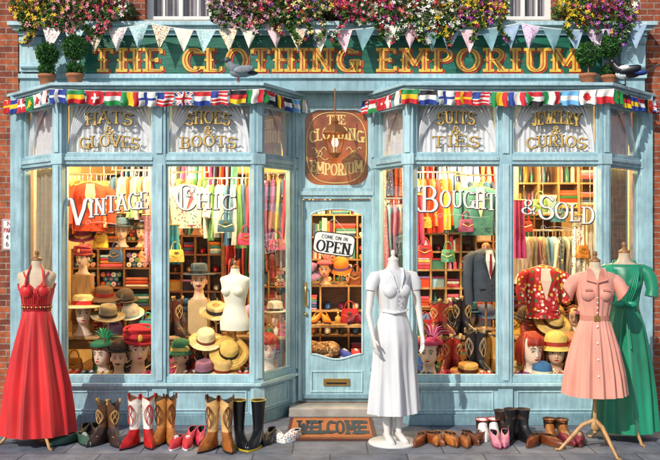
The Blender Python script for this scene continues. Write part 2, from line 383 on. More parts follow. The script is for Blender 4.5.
for nm,a,c in (('THE',93,163),('CLOTHING',183,357),('EMPORIUM',378,578)):
    a,c=WX(a,Y0-.01),WX(c,Y0-.01)
    text(b,nm,a,c,3.378,hh,REDSH,Y0-.0055,.16,.32,.004,spur=True,dx=.016,dz=-.012,gap=.2)
    text(b,nm,a,c,3.378,hh,GOLD,Y0-.012,.12,.26,.008,spur=True,gap=.2)
    text(b,nm,a,c,3.378,hh,REDSH,Y0-.0225,.02,.05,.0005,serif=False,gap=.2)
b.obj('fascia_sign_letters',bld)
b=MB()
for x in (LB[0][0]-.05,RB[3][0]+.05):
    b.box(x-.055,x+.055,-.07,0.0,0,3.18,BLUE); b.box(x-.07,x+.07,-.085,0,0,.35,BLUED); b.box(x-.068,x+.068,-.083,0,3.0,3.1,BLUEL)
b.obj('shopfront_pilasters',bld,bevel=.005)
xa,xb=LB[3][0]+.05,RB[0][0]-.05
dl,dr=WX(302,0),WX(371,0); cx=(dl+dr)/2
b=MB()
b.box(xa,dl-.0,-.03,.1,.12,3.18,BLUE); b.box(dr,xb,-.03,.1,.12,3.18,BLUE)
b.box(dl,dr,-.025,.1,3.05,3.18,BLUE); b.box(dl,dr,-.035,.1,2.13,2.24,BLUE); b.box(dl-.02,dr+.02,-.055,-.036,2.165,2.205,BLUEL)
b.box(dl-.035,dl-.012,-.045,-.03,.13,2.13,BLUEL); b.box(dr+.012,dr+.035,-.045,-.03,.13,2.13,BLUEL)
for r in ((dl,dl+.03,2.24,3.05),(dr-.03,dr,2.24,3.05),(dl+.03,dr-.03,2.24,2.27),(dl+.03,dr-.03,3.02,3.05)): b.box(r[0],r[1],-.01,.05,r[2],r[3],BLUEL)
# curved spandrels in transom corners
for sg in (-1,1):
    for zt,zd in ((3.02,-1),(2.27,1)):
        X0=cx+sg*(dr-dl-.06)/2; pts=[(X0,zt),(X0-sg*.16,zt)]+[(X0-sg*.16*(1-sin(pi/2*i/8)),zt+zd*.12*(1-cos(pi/2*i/8))) for i in range(1,9)]
        b.prism(pts,-.004,.018,BLUEL)
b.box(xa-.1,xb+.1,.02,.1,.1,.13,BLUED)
b.obj('door_surround',bld,bevel=.003)
AMB=M((.36,.09,.025),rough=.12,var=.6,scale=3.5,coat=.3,name='amber_glazing')
b=MB(); b.box(dl+.02,dr-.02,.02,.03,2.25,3.04,AMB)
def archf(z,amp,w=.3): return lambda x:z-amp*((x-cx)/w)**2
GT=M((.85,.62,.22),rough=.4)
text(b,'THE',cx-.09,cx+.09,2.88,.09,GT,.019,.08,.18,.003)
text(b,'CLOTHING',cx-.27,cx+.27,archf(2.74,.06),.11,GT,.019,.07,.17,.003)
text(b,'EMPORIUM',cx-.26,cx+.26,lambda x:2.37+.06*((x-cx)/.3)**2,.11,GT,.019,.07,.17,.003)
for sg in (-1,1):
    b.tube([(cx+sg*(.10+.15*t),.015,2.62+.03*sin(t*9)) for t in [i/10 for i in range(11)]],.005,GT,5)
    b.tube([(cx+sg*(.08+.12*t),.015,2.54-.02*sin(t*6)) for t in [i/10 for i in range(11)]],.004,GT,5)
    b.tube([(cx+sg*(.17+.04*(1-t)*cos(t*9)),.015,2.58+.04*(1-t)*sin(t*9)) for t in [i/20 for i in range(21)]],.004,GT,5)
ov=[(cx+.30*math.copysign(abs(cos(a))**.7,cos(a)),.016,2.645+.355*math.copysign(abs(sin(a))**.7,sin(a))) for a in [2*pi*i/48 for i in range(49)]]
b.tube(ov,.005,GT,5)
b.obj('door_transom_sign',bld)
b=MB(); z0,z1=.135,2.12; il,ir=dl+.085,dr-.085; gb,gt=WZ(358,0),WZ(209,0); dc=(il+ir)/2; hw=(ir-il)/2
b.box(dl+.003,il,.0,.05,z0,z1,BLUE); b.box(ir,dr-.003,.0,.05,z0,z1,BLUE)
top=[(il,z1),(il,gt-.07)]+[(dc-hw*cos(pi*i/16),gt-.07+.07*sin(pi*i/16)) for i in range(1,16)]+[(ir,gt-.07),(ir,z1)]
b.prism(top[::-1],.001,.049,BLUE)
bot=[(il,z0),(il,gb+.04)]+[(il+2*hw*i/16,gb+.04-.055*sin(pi*i/16)**2) for i in range(1,16)]+[(ir,gb+.04),(ir,z0)]
b.prism(bot,.001,.049,BLUE)
b.tube([(x,-.002,z) for x,z in top[1:-1]]+[(x,-.002,z) for x,z in bot[1:-1]][::-1]+[(top[1][0],-.002,top[1][1])],.011,BLUEL,8)
for r in ((il,ir,.20,.215),(il,ir,.40,.415),(il,il+.015,.215,.40),(ir-.015,ir,.215,.40)): b.box(r[0],r[1],-.012,0,r[2],r[3],BLUEL)
b.box(dl+.003,dr-.003,-.015,.0,.137,.175,BLUED)
b.box(dc-.13,dc+.13,-.018,-.001,.265,.335,BRASS); b.box(dc-.10,dc+.10,-.024,-.018,.28,.32,BLACK); b.box(dc-.098,dc+.098,-.028,-.024,.30,.318,BRASS)
b.box(dl+.025,dl+.05,-.008,.0,1.05,1.30,BRASS); b.tube([(dl+.037,-.005,1.25),(dl+.037,-.06,1.25),(dl+.037,-.065,1.22),(dl+.037,-.065,1.1),(dl+.037,-.055,1.08),(dl+.037,-.005,1.08)],.009,BRASS,8)
b.ell((dl+.037,-.02,.98),.018,BRASS)
b.obj('front_door',bld,bevel=.003)
b=MB(); b.box(il-.01,ir+.01,.02,.024,gb-.03,gt,GLASS); b.obj('door_glass_pane',bld)
b=MB(); b.box(xa-.08,xb+.08,-.27,.02,0,.09,STONE); b.obj('door_step',bld,bevel=.012)
b=MB()
FLOOR=M((.20,.09,.035),rough=.35,var=.35,scale=5,stretch=(6,.6,1),name='floorboards')
b.box(-3.2,3.2,.45,3.8,-.05,.1,FLOOR); b.box(-.42,.5,.02,.45,-.05,.099,FLOOR)
b.box(-3.2,3.2,3.8,3.9,0,3.4,WALLI); b.box(-3.3,-3.2,.1,3.9,0,3.4,WALLI); b.box(3.2,3.3,.1,3.9,0,3.4,WALLI)
b.box(-3.3,3.3,.02,3.9,3.2,3.3,M((.8,.7,.45)))
b.box(-3.3,-3.07,.33,.36,0,3.2,WALLI); b.box(3.1,3.3,.33,.36,0,3.2,WALLI)
b.obj('shop_interior_room',bld)
# ================ GROUND
b=MB(); PAVE=pavemat('paving_slabs',.62,.42,(.21,.23,.27),(.14,.16,.20),(.06,.06,.07)); b.box(-40,40,-2.8,0.6,-.12,-.0,PAVE); b.obj('pavement')
b=MB(); b.box(-40,40,-2.95,-2.803,-.14,.003,STONE); b.obj('kerb',bevel=.01)
b=MB(); b.box(-200,200,-9.5,-2.953,-.2,-.13,M((.05,.05,.052),rough=.85,bump=.4)); b.obj('road')
b=MB(); b.box(-500,500,-500,500,-.3,-.21,M((.12,.12,.11),rough=.9)); b.obj('ground')
# ================ goods
GC=['c8401e','d97a2a','2a6a8a','b83a4a','d9b25a','3a7a4a','4a5a8a','f0e2c8','8a2a5a','34507a','c88ab0','c46a4a','2f2a3a','8a6aa0','f0e8e0','4a9088','e05a6a','f0c0c8','9ac0d0']
def garment(b,x,y,z,L,mat,w=.035,d=.2):
    n=24; ph=R.random()*6; rs=[]
    pr=[(0,.25,.15),(-.015,.6,.55),(-.05,.95,.92),(-.12,1,1),(-.35,1.05,.97),(-.7,1.2,1.02),(-1,1.35,1.06)]
    for t,a,c in pr:
        zz=z-.05+(t*1.0 if t>-.13 else -.12+(t+.12)*(L-.12)/.88)
        r=[]
        for j in range(n):
            th=2*pi*j/n; k=1+.22*min(1,abs(t)*2)*cos(4*th+ph)*(.4+abs(t))
            r.append((x+w*a*k*cos(th)+.01*sin(ph+t*4),y+d*c*k*sin(th),zz))
        rs.append(r)
    b.loft(rs,mat)
    b.tube([(x,y,z-.05),(x,y,z-.01),(x,y+.015,z+.015),(x,y,z+.03)],.003,CHROME,5)
def rail(x0,x1,y,z,L0,L1,cols,step=.07,name='clothes_rail'):
    b=MB(); b.tube([(x0-.05,y,z+.02),(x1+.05,y,z+.02)],.012,CHROME,8)
    for x in (x0-.04,x1+.04): b.tube([(x,y,z+.02),(x,y,3.2)],.008,CHROME,6)
    x=x0
    while x<x1:
        c=R.choice(cols); mt=cloth(c) if R.random()<.75 else pat(c,[R.choice(GC),'f0e6d0'],R.choice([25,40]),.3)
        garment(b,x,y+R.uniform(-.02,.02),z,R.uniform(L0,L1),mt,w=R.uniform(.024,.042)); x+=step*R.uniform(.75,1.2)
    b.obj(name)
def folded(b,x,y,z,w,d,hmax):
    zz=z; 
    while zz<z+hmax:
        t=R.uniform(.02,.045); dx=R.uniform(-.008,.008); c=R.choice(GC)
        rs=[]
        for k,(o,q) in enumerate(((.0,.006),(.25,0),(.75,0),(1,.006))):
            X0,X1,Y0_,Y1_=x-w/2+q+dx,x+w/2-q+dx,y-d/2+q,y+d/2-q
            rs.append([(X0,Y0_,zz+t*o*.96),(X1,Y0_,zz+t*o*.96),(X1,Y1_,zz+t*o*.96),(X0,Y1_,zz+t*o*.96)])
        b.loft(rs,cloth(c),False); zz+=t
SC=['7a3c1c','b02030','1a1a1e','28487a','c8a060','e8e0d8','5a1a3a','2a6a4a','c05a80','5a2c16','d07828']
def shelving(x0,x1,y,z0,z1,nx,nz,kinds,dep=.3,name='shelving_unit',wood=WOOD):
    b=MB(); g=MB(); t=.02
    b.box(x0,x1,y+dep,y+dep+.015,z0,z1,WOOD)
    for i in range(nx+1):
        x=x0+(x1-x0)*i/nx; b.box(x-t/2,x+t/2,y,y+dep,z0,z1,wood)
    for k in range(nz+1):
        z=z0+(z1-z0)*k/nz
        for i in range(nx):
            xa_=x0+(x1-x0)*i/nx+t/2; xb_=x0+(x1-x0)*(i+1)/nx-t/2; b.box(xa_,xb_,y+.003,y+dep,z-t/2,z+t/2,wood)
    cw=(x1-x0)/nx; ch=(z1-z0)/nz
    for i in range(nx):
        for k in range(nz):
            xc=x0+cw*(i+.5); zb=z0+ch*k+t/2; kd=R.choice(kinds)
            if kd=='fold':
                m=max(1,int(cw/.26))
                for q in range(m): folded(g,xc-cw/2+cw*(q+.5)/m,y+dep/2-.02,zb,min(.24,cw/m-.03),dep-.08,ch*R.uniform(.35,.75))
            elif kd=='roll':
                r=.028; zz=zb+r
                row=0
                while zz<zb+ch-t-r:
                    xx=xc-cw/2+t+r+(row%2)*r
                    while xx<xc+cw/2-t-r:
                        c=R.choice(GC+['f0f0e8','e8e4da','d04040','3a70a0','e8a0a0','5a9a7a','f0f0e8','f4f0f0']); g.tube([(xx,y+.02,zz),(xx,y+dep-.03,zz)],r*.94,cloth(c),10)
                        g.tube([(xx,y+.016,zz),(xx,y+.03,zz)],r*.3,WOODL,8); xx+=2*r
                    zz+=1.8*r; row+=1
            elif kd=='book':
                xx=xc-cw/2+t
                while xx<xc+cw/2-.05:
                    w=R.uniform(.018,.045); hgt=ch*R.uniform(.55,.85); g.box(xx,xx+w*.92,y+.04,y+dep-.05,zb,zb+hgt,cloth(R.choice(GC))); xx+=w
            elif kd=='box':
                w=min(cw*.8,.3); g.box(xc-w/2,xc+w/2,y+.03,y+dep-.04,zb,zb+ch*.5,cloth(R.choice(GC))); g.box(xc-w/2-.005,xc+w/2+.005,y+.025,y+dep-.035,zb+ch*.5,zb+ch*.6,cloth(R.choice(GC)))
            elif kd=='bottle':
                xx=xc-cw/2+.05
                while xx<xc+cw/2-.04:
                    r=R.uniform(.015,.03); hgt=ch*R.uniform(.4,.75); g.lathe([(r,0),(r,hgt*.6),(r*.4,hgt*.8),(r*.4,hgt)],M(R.choice(GC),rough=.2),10,(xx,y+dep*.4,zb)); xx+=2.4*r
            elif kd=='shoe':
                m=max(1,int(cw/.11))
                for q in range(m): foot(g,xc-cw/2+cw*(q+.5)/m,y+.15,R.uniform(-.1,.1),.08,leather(R.choice(SC)),sc=.85,z=zb); g.M=Matrix()
    b.obj(name); g.obj('folded_clothes_stack' if 'fold' in kinds else 'shelf_goods')
def foot(b,x,y,rz,Hs,upper,shaft=None,sole=None,point=.5,sc=1,lift=0,cow=None,z=0,flare=.06,trim=None):
    """toe towards -Y"""
    b.M=Matrix.Translation((x,y,z))@Matrix.Rotation(rz,4,'Z')@Matrix.Scale(sc,4)
    sole=sole or BLACK; shaft=shaft or upper; n=28
    def lf(yy): 
        t=max(0,min(1,(yy+.08)/.13)); return lift*t*t*(3-2*t)
    def ring(z,yc,ry,rx,zf=None):
        r=[]
        for j in range(n):
            th=2*pi*j/n; yy=yc+ry*sin(th); f=max(0,-sin(th)); xw=rx*cos(th)*(1-point*f**3)
            waist=1-.14*math.exp(-((yy-.03)/.05)**2)*(1 if z<.05 else 0)
            zz=z+(zf(th) if zf else 0); r.append((xw*waist,yy,zz+lf(yy)))
        return r
    b.loft([ring(.0,-.028,.148,.046),ring(.014,-.028,.149,.047)],sole)
    up=[ring(.014,-.028,.144,.044),ring(.035,-.028,.143,.046),ring(.055,-.02,.128,.044)]
    if Hs<.12:
        up+=[ring(.07,.005,.098,.039),ring(.082,.03,.072,.036),ring(.078,.034,.062,.029)]
        b.loft(up,upper,cap=(0,0)); b.loft([ring(.078,.034,.062,.029),ring(.03,.034,.055,.024)],BLACK,cap=(0,1))
        if trim:
            for q in range(4): yy=-.055+q*.017; b.tube([(-.018,yy,.070+q*.005+lf(yy)),(0,yy-.004,.078+q*.005+lf(yy)),(.018,yy,.070+q*.005+lf(yy))],.0035,trim,5)
    else:
        up+=[ring(.082,0,.1,.041),ring(.11,.026,.072,.04),ring(.14,.042,.058,.041)]
        b.loft(up,upper,cap=(0,0))
        sf=[ring(.14,.042,.058,.041),ring(.17,.043,.055,.043),ring(.2,.044,.056,.045),ring(.14+(Hs-.14)*.65,.044,.058+flare*.12,.052)] if Hs>.25 else [ring(.14,.042,.058,.041)]
        sf.append(ring(Hs,.045,.064+flare*.15,.060,(lambda th:.018*cos(2*th)) if cow else None)); b.loft(sf,shaft,cap=(0,0))
        tp=ring(Hs,.045,.064+flare*.15,.060,(lambda th:.018*cos(2*th)) if cow else None); tp2=ring(Hs-.08,.045,.055,.050)
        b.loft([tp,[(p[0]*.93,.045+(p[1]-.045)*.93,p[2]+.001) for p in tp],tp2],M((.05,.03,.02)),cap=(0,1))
        b.tube([Vector(p) for p in tp]+[Vector(tp[0])],.004,trim or sole,5)
        if cow:
            for sg in (-1,1):
                for kk,(am,fr) in enumerate(((.024,1),(.014,2),(.034,1))):
                    pts=[]
                    for i in range(15):
                        t=i/14; zz=.17+(Hs-.22)*t; wv=am*sin(pi*t*fr)+.004
                        th=-pi/2+sg*wv/.05
                        pts.append(((.049+.008*t)*1.06*cos(th),.044+(.0585+.007*t)*1.06*sin(th),zz))
                    b.tube(pts,.0026,cow,5)
                b.tube([((.04-.01*i)*sg*.8,-.045-.011*i-.02,.078-.004*i) for i in range(5)],.0025,cow,5)
                b.box(sg*.056-.004,sg*.056+.004,.02,.06,Hs-.01,Hs+.035,cow)
    hh=.014+lift
    if lift<.03: b.box(-.034,.034,.06,.118,-.0,.013,sole)
    else:
        b.loft([[(.008*cos(a),.10+.008*sin(a),0) for a in [2*pi*i/8 for i in range(8)]],[(.024*cos(a),.088+.024*sin(a),hh) for a in [2*pi*i/8 for i in range(8)]]],sole)
    b.M=Matrix()
def pair(name,px,py,Hs,upper,shaft=None,sole=None,dx=.13,rot=.35,**k):
    s=(py-230)/H; Y=F/s-D; x=(px-330)/s
    b=MB()
    foot(b,-dx/2,0,-rot+R.uniform(-.1,.1),Hs,upper,shaft,sole,**k); foot(b,dx/2,R.uniform(-.03,.03),rot+R.uniform(-.1,.1),Hs,upper,shaft,sole,**k)
    b.obj(name,loc=(x,Y+.12,0.002))
Lc=leather
pair('brown_loafers',44,443,.08,Lc('8a5a32'),sole=WOODD,rot=-.6,dx=.14,trim=Lc('3a2010'))
pair('green_shoes',71,447,.08,Lc('3c5a4c'),sole=BLACK,rot=.6,dx=.15,trim=WHITE)
pair('black_court_shoes',86,441,.08,Lc('201c20'),rot=.2,dx=.10,lift=.05,point=.7,sc=.9)
pair('cowboy_boots',104,447,.34,Lc('3a2a26'),Lc('5a3a26'),rot=.5,dx=.13,cow=M('c9a060'),point=.75)
pair('cowboy_boots',137,450,.40,Lc('b01c1c'),Lc('e8ddd0'),rot=.3,dx=.14,cow=M('b01c1c'),point=.75,trim=M('b01c1c'))
pair('cowboy_boots',162,448,.40,Lc('a8672e'),Lc('c08040'),rot=.3,dx=.10,cow=M('5a2c10'),point=.75,sc=.97)
pair('red_trainers',180,450,.08,cloth('c0303a'),sole=WHITE,rot=.15,dx=.09,trim=WHITE,point=.25)
pair('red_court_shoes',194,446,.08,Lc('b83048'),sole=Lc('601020'),rot=.1,dx=.08,lift=.06,point=.7,sc=.9)
pair('cowboy_boots',217,453,.40,Lc('9a5a24'),Lc('d0a468'),rot=.4,dx=.15,cow=M('6a3412'),point=.75,sc=1.02)
pair('rubber_boots',247,451,.38,M('15171a',rough=.2),M('15171a',rough=.2),sole=M('c8b020'),rot=-.4,dx=.13,point=.3,trim=M('c8b020'),sc=1.02)
pair('black_court_shoes',264,446,.08,Lc('18161c'),rot=-.3,dx=.09,lift=.05,point=.7,sc=.9)
pair('floral_trainers',284,443,.11,pat('e8e4dc',['c04a5a','5a7ab0','3a7a4a'],60,.4),sole=WHITE,rot=-.5,dx=.15,point=.25,trim=WHITE)
for px,c,r in ((428,'7a3c1c',.5),(445,'a8642c',.2),(461,'8e5024',-.1),(477,'5a2c16',-.4)): pair('brown_brogues',px,445+(px%3),.08,Lc(c),sole=WOODD,rot=r,dx=.10,trim=Lc('2a140a'))
pair('white_trainers',491,441,.15,cloth('e6e2de'),cloth('e0d0d0'),sole=WHITE,rot=.1,dx=.10,point=.25,trim=M('c03030'))
pair('pink_court_shoes',503,449,.08,Lc('c87a90'),sole=Lc('80304a'),rot=-.2,dx=.09,lift=.05,point=.7,sc=.9)
pair('black_boots',521,445,.27,Lc('16161a'),rot=.5,dx=.14,point=.5,flare=.02)
pair('black_boots',513,440,.22,Lc('2a1c18'),rot=-.3,dx=.12,point=.5,flare=.02)
pair('brown_brogues',545,448,.08,Lc('6a3418'),sole=WOODD,rot=.5,dx=.12,trim=Lc('2a140a'))
pair('tan_ankle_boots',560,443,.17,Lc('9a6030'),sole=WOODD,rot=.2,dx=.11,trim=Lc('4a240e'))
pair('burgundy_shoes',576,446,.08,Lc('7a2a3a'),sole=WOODD,rot=-.3,dx=.11,trim=M('d0b080'))
def hat(b,kind,c,band,cz,sc=1):
    m=c if not isinstance(c,str) else M(c,rough=.85,var=.15,scale=30,bump=.4,bs=120); bm=M(band,rough=.6)
    if kind=='fedora':
        b.lathe([(.165,-.004),(.172,.004),(.15,.0),(.10,.004),(.092,.01),(.088,.07),(.08,.105),(.055,.115),(.02,.100)],m,28,(0,0,cz),1.15,cap=(1,1)); b.lathe([(.094,.008),(.093,.036)],bm,28,(0,0,cz),1.16,cap=(0,0))
    elif kind=='straw':
        b.lathe([(.19,-.014),(.196,-.006),(.16,.003),(.10,.006),(.095,.012),(.088,.075),(.07,.095),(.01,.10)],m,32,(0,0,cz),1.1,wav=.015); b.lathe([(.1,.009),(.097,.045)],bm,28,(0,0,cz),1.11,cap=(0,0))
        for r in (.12,.145,.17): b.tube([(r*cos(2*pi*j/28),r*1.1*sin(2*pi*j/28),cz+.007-.03*(r-.1)) for j in range(29)],.002,m,4)
    elif kind=='boater':
        b.lathe([(.17,0),(.17,.008),(.1,.01),(.095,.012),(.095,.075),(.09,.08),(.01,.08)],m,32,(0,0,cz),1.1); b.lathe([(.098,.011),(.098,.05)],bm,28,(0,0,cz),1.11,cap=(0,0))
    elif kind=='bowler':
        b.lathe([(.135,.012),(.14,.018),(.125,.004),(.095,.002),(.092,.05),(.08,.09),(.05,.115),(.01,.122)],m,28,(0,0,cz),1.15); b.lathe([(.096,.003),(.094,.03)],bm,28,(0,0,cz),1.16,cap=(0,0))
    elif kind=='cloche':
        b.lathe([(.125,-.045),(.115,-.03),(.095,-.005),(.094,.04),(.08,.08),(.05,.10),(.01,.107)],m,28,(0,0,cz),1.12); b.lathe([(.1,-.012),(.098,.022)],bm,28,(0,0,cz),1.13,cap=(0,0))
        for a in range(6): b.ell((.09+.02*cos(a),-.04,cz+.01+.02*sin(a)),(.014,.014,.014),bm,8,6)
    elif kind=='turban':
        b.ell((0,0,cz+.02),(.095,.105,.085),m,20,12)
        for i in range(5):
            tl=-.5+.25*i; b.tube([(.098*cos(a),.108*sin(a)*cos(tl*.8),cz-.01+.022*i+.035*sin(a+tl)*(-1 if i%2 else 1)*.5) for a in [2*pi*j/20 for j in range(21)]],.013-.001*i,m,8)
        b.ell((0,-.108,cz+.02),(.02,.012,.025),bm)
    elif kind=='feather':
        b.lathe([(.10,0),(.11,.01),(.09,.04),(.05,.06),(.01,.065)],m,24,(0,0,cz),1.1,wav=.05)
        for i in range(11):
            a=-.9+i*.2; b.tube([(0.03,0,cz+.04),(.03+.09*sin(a),-.03,cz+.10*cos(a)+.05),(.03+.17*sin(a),-.02,cz+.15*cos(a)+.02)],[.006,.018,.003],bm if i%2 else m,6,flat=.3)
def head(b,skin,hair=None,style='short',hatk=None,hc='000000',band='000000',moust=False):
    n=28
    prof=[(0,.085,.07,0),(.012,.088,.072,0),(.03,.062,.056,0),(.07,.047,.047,.005),(.10,.047,.052,.003),(.113,.040,.062,-.022),(.128,.052,.078,-.018),(.15,.062,.086,-.010),(.175,.068,.092,-.004),(.20,.073,.097,.0),(.23,.076,.101,.004),(.26,.073,.099,.008),(.29,.060,.084,.01),(.31,.040,.058,.01),(.322,.012,.02,.01)]
    rs=[]
    for z,rx,ry,yo in prof:
        r=[]
        for j in range(n):
            th=2*pi*j/n; f=max(0,-sin(th))
            y=yo+ry*sin(th); x=rx*cos(th)
            if .17<z<.235:
                y+= .010*math.exp(-((abs(x)-.03)/.014)**2)*(f>0)*(1 if z>.19 else .2)
            r.append((x,y,z))
        rs.append(r)
    b.loft(rs,skin)
    b.loft([[(w*cos(a),-.088+yy+d*sin(a),z) for a in [2*pi*i/8 for i in range(8)]] for z,w,d,yy in ((.155,.010,.008,-.002),(.163,.016,.018,-.004),(.172,.012,.018,-.004),(.19,.008,.012,-.002),(.212,.006,.008,.0))],skin)
    b.ell((0,-.092,.1425),(.020,.008,.0045),LIPS); b.ell((0,-.091,.1365),(.017,.008,.0045),LIPS)
    for sg in (-1,1):
        b.ell((sg*.029,-.083,.2),(.0135,.008,.007),WHITE,10,6); b.ell((sg*.029,-.089,.2),(.006,.004,.006),M('1e3040',rough=.2),8,6)
        b.tube([(sg*.015,-.094,.205),(sg*.029,-.094,.2095),(sg*.044,-.086,.204)],.0018,BLACK,5)
        b.tube([(sg*.013,-.098,.221),(sg*.03,-.096,.228),(sg*.048,-.083,.22)],.0028,M('2a1810'),5)
        b.ell((sg*.076,.0,.185),(.009,.018,.027),skin,10,6)
    if moust: b.tube([(-.035,-.088,.148),(-.015,-.1,.154),(0,-.1,.152),(.015,-.1,.154),(.035,-.088,.148)],[.002,.006,.004,.006,.002],M('2a1810'),6)
    if hair:
        hm=M(hair,rough=.4,var=.4,scale=40,stretch=(1,1,.2),bump=.6,bs=80)
        b.ell((0,.028,.245),(.084,.096,.093),hm,20,12)
        if style in('bob','long'):
            zb=.10 if style=='bob' else .0
            rr=random.Random(int(hair,16))
            for k in range(44):
                a=-.62+ (pi+1.24)*k/43
                cx_,sy_=cos(a),sin(a); w=rr.uniform(-.006,.006)
                b.tube([(.05*cx_,.028+.06*sy_,.322),(.083*cx_,.028+.094*sy_,.265),(.090*cx_+w,.028+.1*sy_,.19),(.093*cx_+w,.028+.10*sy_,.14),(.082*cx_,.028+.09*sy_,zb+rr.uniform(-.01,.015))],[.006,.010,.011,.010,.004],hm,6)
        if style=='curl':
            for k in range(60):
                a=R.uniform(0,2*pi); t=R.uniform(-.7,1.4)
                p=Vector((.092*cos(a)*cos(t),.03+.1*sin(a)*cos(t),.24+.09*sin(t)))
                if p.y<-.055 and p.z<.27: continue
                b.ell(p,R.uniform(.014,.024),hm,8,6)
        if style=='bob':
            for k in range(13): x=-.06+.01*k; b.tube([(x*.5,-.0,.338),(x*.9,-.07,.30),(x,-.098+abs(x)*.35,.262),(x*1.05,-.10+abs(x)*.4,.236+.004*(k%3))],[.006,.009,.009,.003],hm,6)
    if hatk: hat(b,hatk,hc,band,.265 if hatk!='cloche' else .262)
def puthead(px,pyb,Y,sc,rz=0,name='mannequin_head',**k):
    b=MB(); head(b,**k); o=b.obj(name,loc=(WX(px,Y),Y,WZ(pyb,Y)),rz=rz); o.scale=(sc,)*3
PT=.405
def zpy(z,Y): return 230+(H-z)*F/(D+Y)
P=lambda Y:zpy(PT,Y)
for x0,x1 in ((LB[0][0]+.1,LB[3][0]-.08),(RB[0][0]+.06,RB[3][0]-.1)):
    b=MB(); b.box(x0,x1,.02,.42,.72,.75,WOODL); b.box(x0+.02,x1-.02,.05,.40,.62,.72,WOOD)
    for x in (x0+.05,(x0+x1)/2,x1-.05): b.box(x-.025,x+.025,.06,.38,.40,.62,WOOD)
    b.obj('display_bench',bevel=.004)
Bq=.752
def PB(Y): return zpy(Bq,Y)
puthead(83,PB(.12),.12,1.15,.3,skin=SKINP,hair='8a5030',style='bob',hatk='straw',hc='d8c090',band='c02020')
puthead(103,P(-.3),-.3,1.1,-.3,skin=SKINP,hair='5a3020',style='bob',hatk='feather',hc='1e6a4a',band='2a9a6a')
puthead(119,P(-.38),-.38,.95,.1,skin=SKIN,hair='2a1810',style='short',moust=True,hatk='bowler',hc='3a2a20',band='100c0a')
puthead(138,P(-.3),-.3,1.35,.35,skin=SKIN,hair='3a1c10',style='short',hatk='turban',hc='b81e2a',band='e0b040')
puthead(83,PB(.2)-60,.2,.85,-.2,skin=SKINP,hair='4a2a1a',style='curl',hatk='turban',hc='b84048',band='f0d0a0')
b=MB(); x=WX(83,.2); b.box(x-.09,x+.09,.12,.3,Bq,WZ(PB(.2)-60,.2)-.002,WOODL); b.obj('display_plinth',bevel=.004)
puthead(199,PB(.25)-34,.25,1.0,.1,skin=SKIN,hair='3a2012',style='short',moust=True,hatk='fedora',hc='3a4a5a',band='101418')
b=MB(); x=WX(199,.25); b.box(x-.1,x+.1,.16,.34,Bq,WZ(PB(.25)-34,.25)-.002,M('c8a878')); b.obj('display_plinth',bevel=.004)
puthead(181,P(-.25),-.25,.98,-.4,skin=SKIN,hair='5a3a1a',style='curl',hatk='cloche',hc='2c6a50',band='d8c060')
puthead(268,P(0),-.02,1.15,.2,skin=SKINP,hair='a8281a',style='bob')
puthead(275,PB(.2),.2,.9,.0,skin=SKINP,hair='d8c8a0',style='curl',hatk='fedora',hc='d8cdb8',band='303030')
puthead(429,P(-.35),-.35,1.2,-.25,skin=SKINP,hair='5a1420',style='curl',hatk='feather',hc='c03a6a',band='e8a0c0')
puthead(531,P(-.35),-.35,1.3,.25,skin=SKINP,hair='a02a16',style='bob')
puthead(556,P(-.3),-.3,1.2,-.2,skin=SKIN,hair='6a3a20',style='bob',hatk='cloche',hc='d8b860',band='a83020')
puthead(588,PB(.15),.15,1.0,-.2,skin=SKINP,hair='301810',style='bob',hatk='cloche',hc='7a3a6a',band='e0c0d0')
puthead(122,zpy(1.635,.66),.66,.85,.1,skin=SKINP,hair='c09050',style='curl',hatk='fedora',hc='4a6a8a',band='202838')
puthead(142,zpy(1.635,.66),.66,.8,.1,skin=SKIN,hair='201510',style='bob')
puthead(462,zpy(1.795,.72),.72,.8,.2,skin=SKINP,hair='8a4a20',style='curl',hatk='cloche',hc='3a7a8a',band='e8d0a0')
def hatat(x,Y,z,kind,c,band,rz=0,tilt=0,floor=PT):
    b=MB()
    if z-floor>.03:
        b.lathe([(.06,0),(.06,.012),(.01,.02),(.008,z-floor-.02)],WOODL,16,(0,0,floor-z)); b.ell((0,0,.03),(.07,.08,.06),WOODL)
    b.at(0,0,0,0,1,rx=tilt); hat(b,kind,c,band,0); b.obj({'straw':'straw_hat','fedora':'fedora_hat','boater':'boater_hat','bowler':'bowler_hat','cloche':'cloche_hat'}[kind],loc=(x,Y,z),rz=rz)
def hatstand(px,py,Y,kind,c,band,rz=0,tilt=0,floor=PT): hatat(WX(px,Y),Y,WZ(py,Y),kind,c,band,rz,tilt,floor)
hatstand(108,316,.0,'fedora','8a7a60','302018',.3,.25,floor=Bq)
hatstand(104,296,.25,'straw','6a4a30','b02020',.3,.2,floor=Bq)
hatstand(125,300,.3,'bowler','55453a','201010',.3,.2,floor=Bq)
hatstand(229,352,-.3,'straw','d8b060','15100c',.2,.75)
hatstand(206,341,-.2,'fedora','e0cfa0','7a3020',.2,.4)
hatstand(216,312,.1,'boater','d8bd88','202030',.2,.4,floor=Bq)
hatstand(223,371,-.38,'fedora','c8a468','7a1818',.2,.2)
hatstand(205,372,-.38,'fedora','8a5a70','203040',-.2,.2)
hatstand(553,323,.05,'straw','caa860','3a1a10',.2,.6,floor=Bq)
hatstand(526,318,.2,'bowler','4a3420','1a1008',.2,.2,floor=Bq)
hatstand(468,372,-.38,'boater','c09048','502010',.1,.15)
hatstand(542,372,-.42,'cloche','3a6a9a','f0e0c0',.1,.05); hatstand(572,345,-.2,'fedora','a8744a','2a1810',.1,.35)
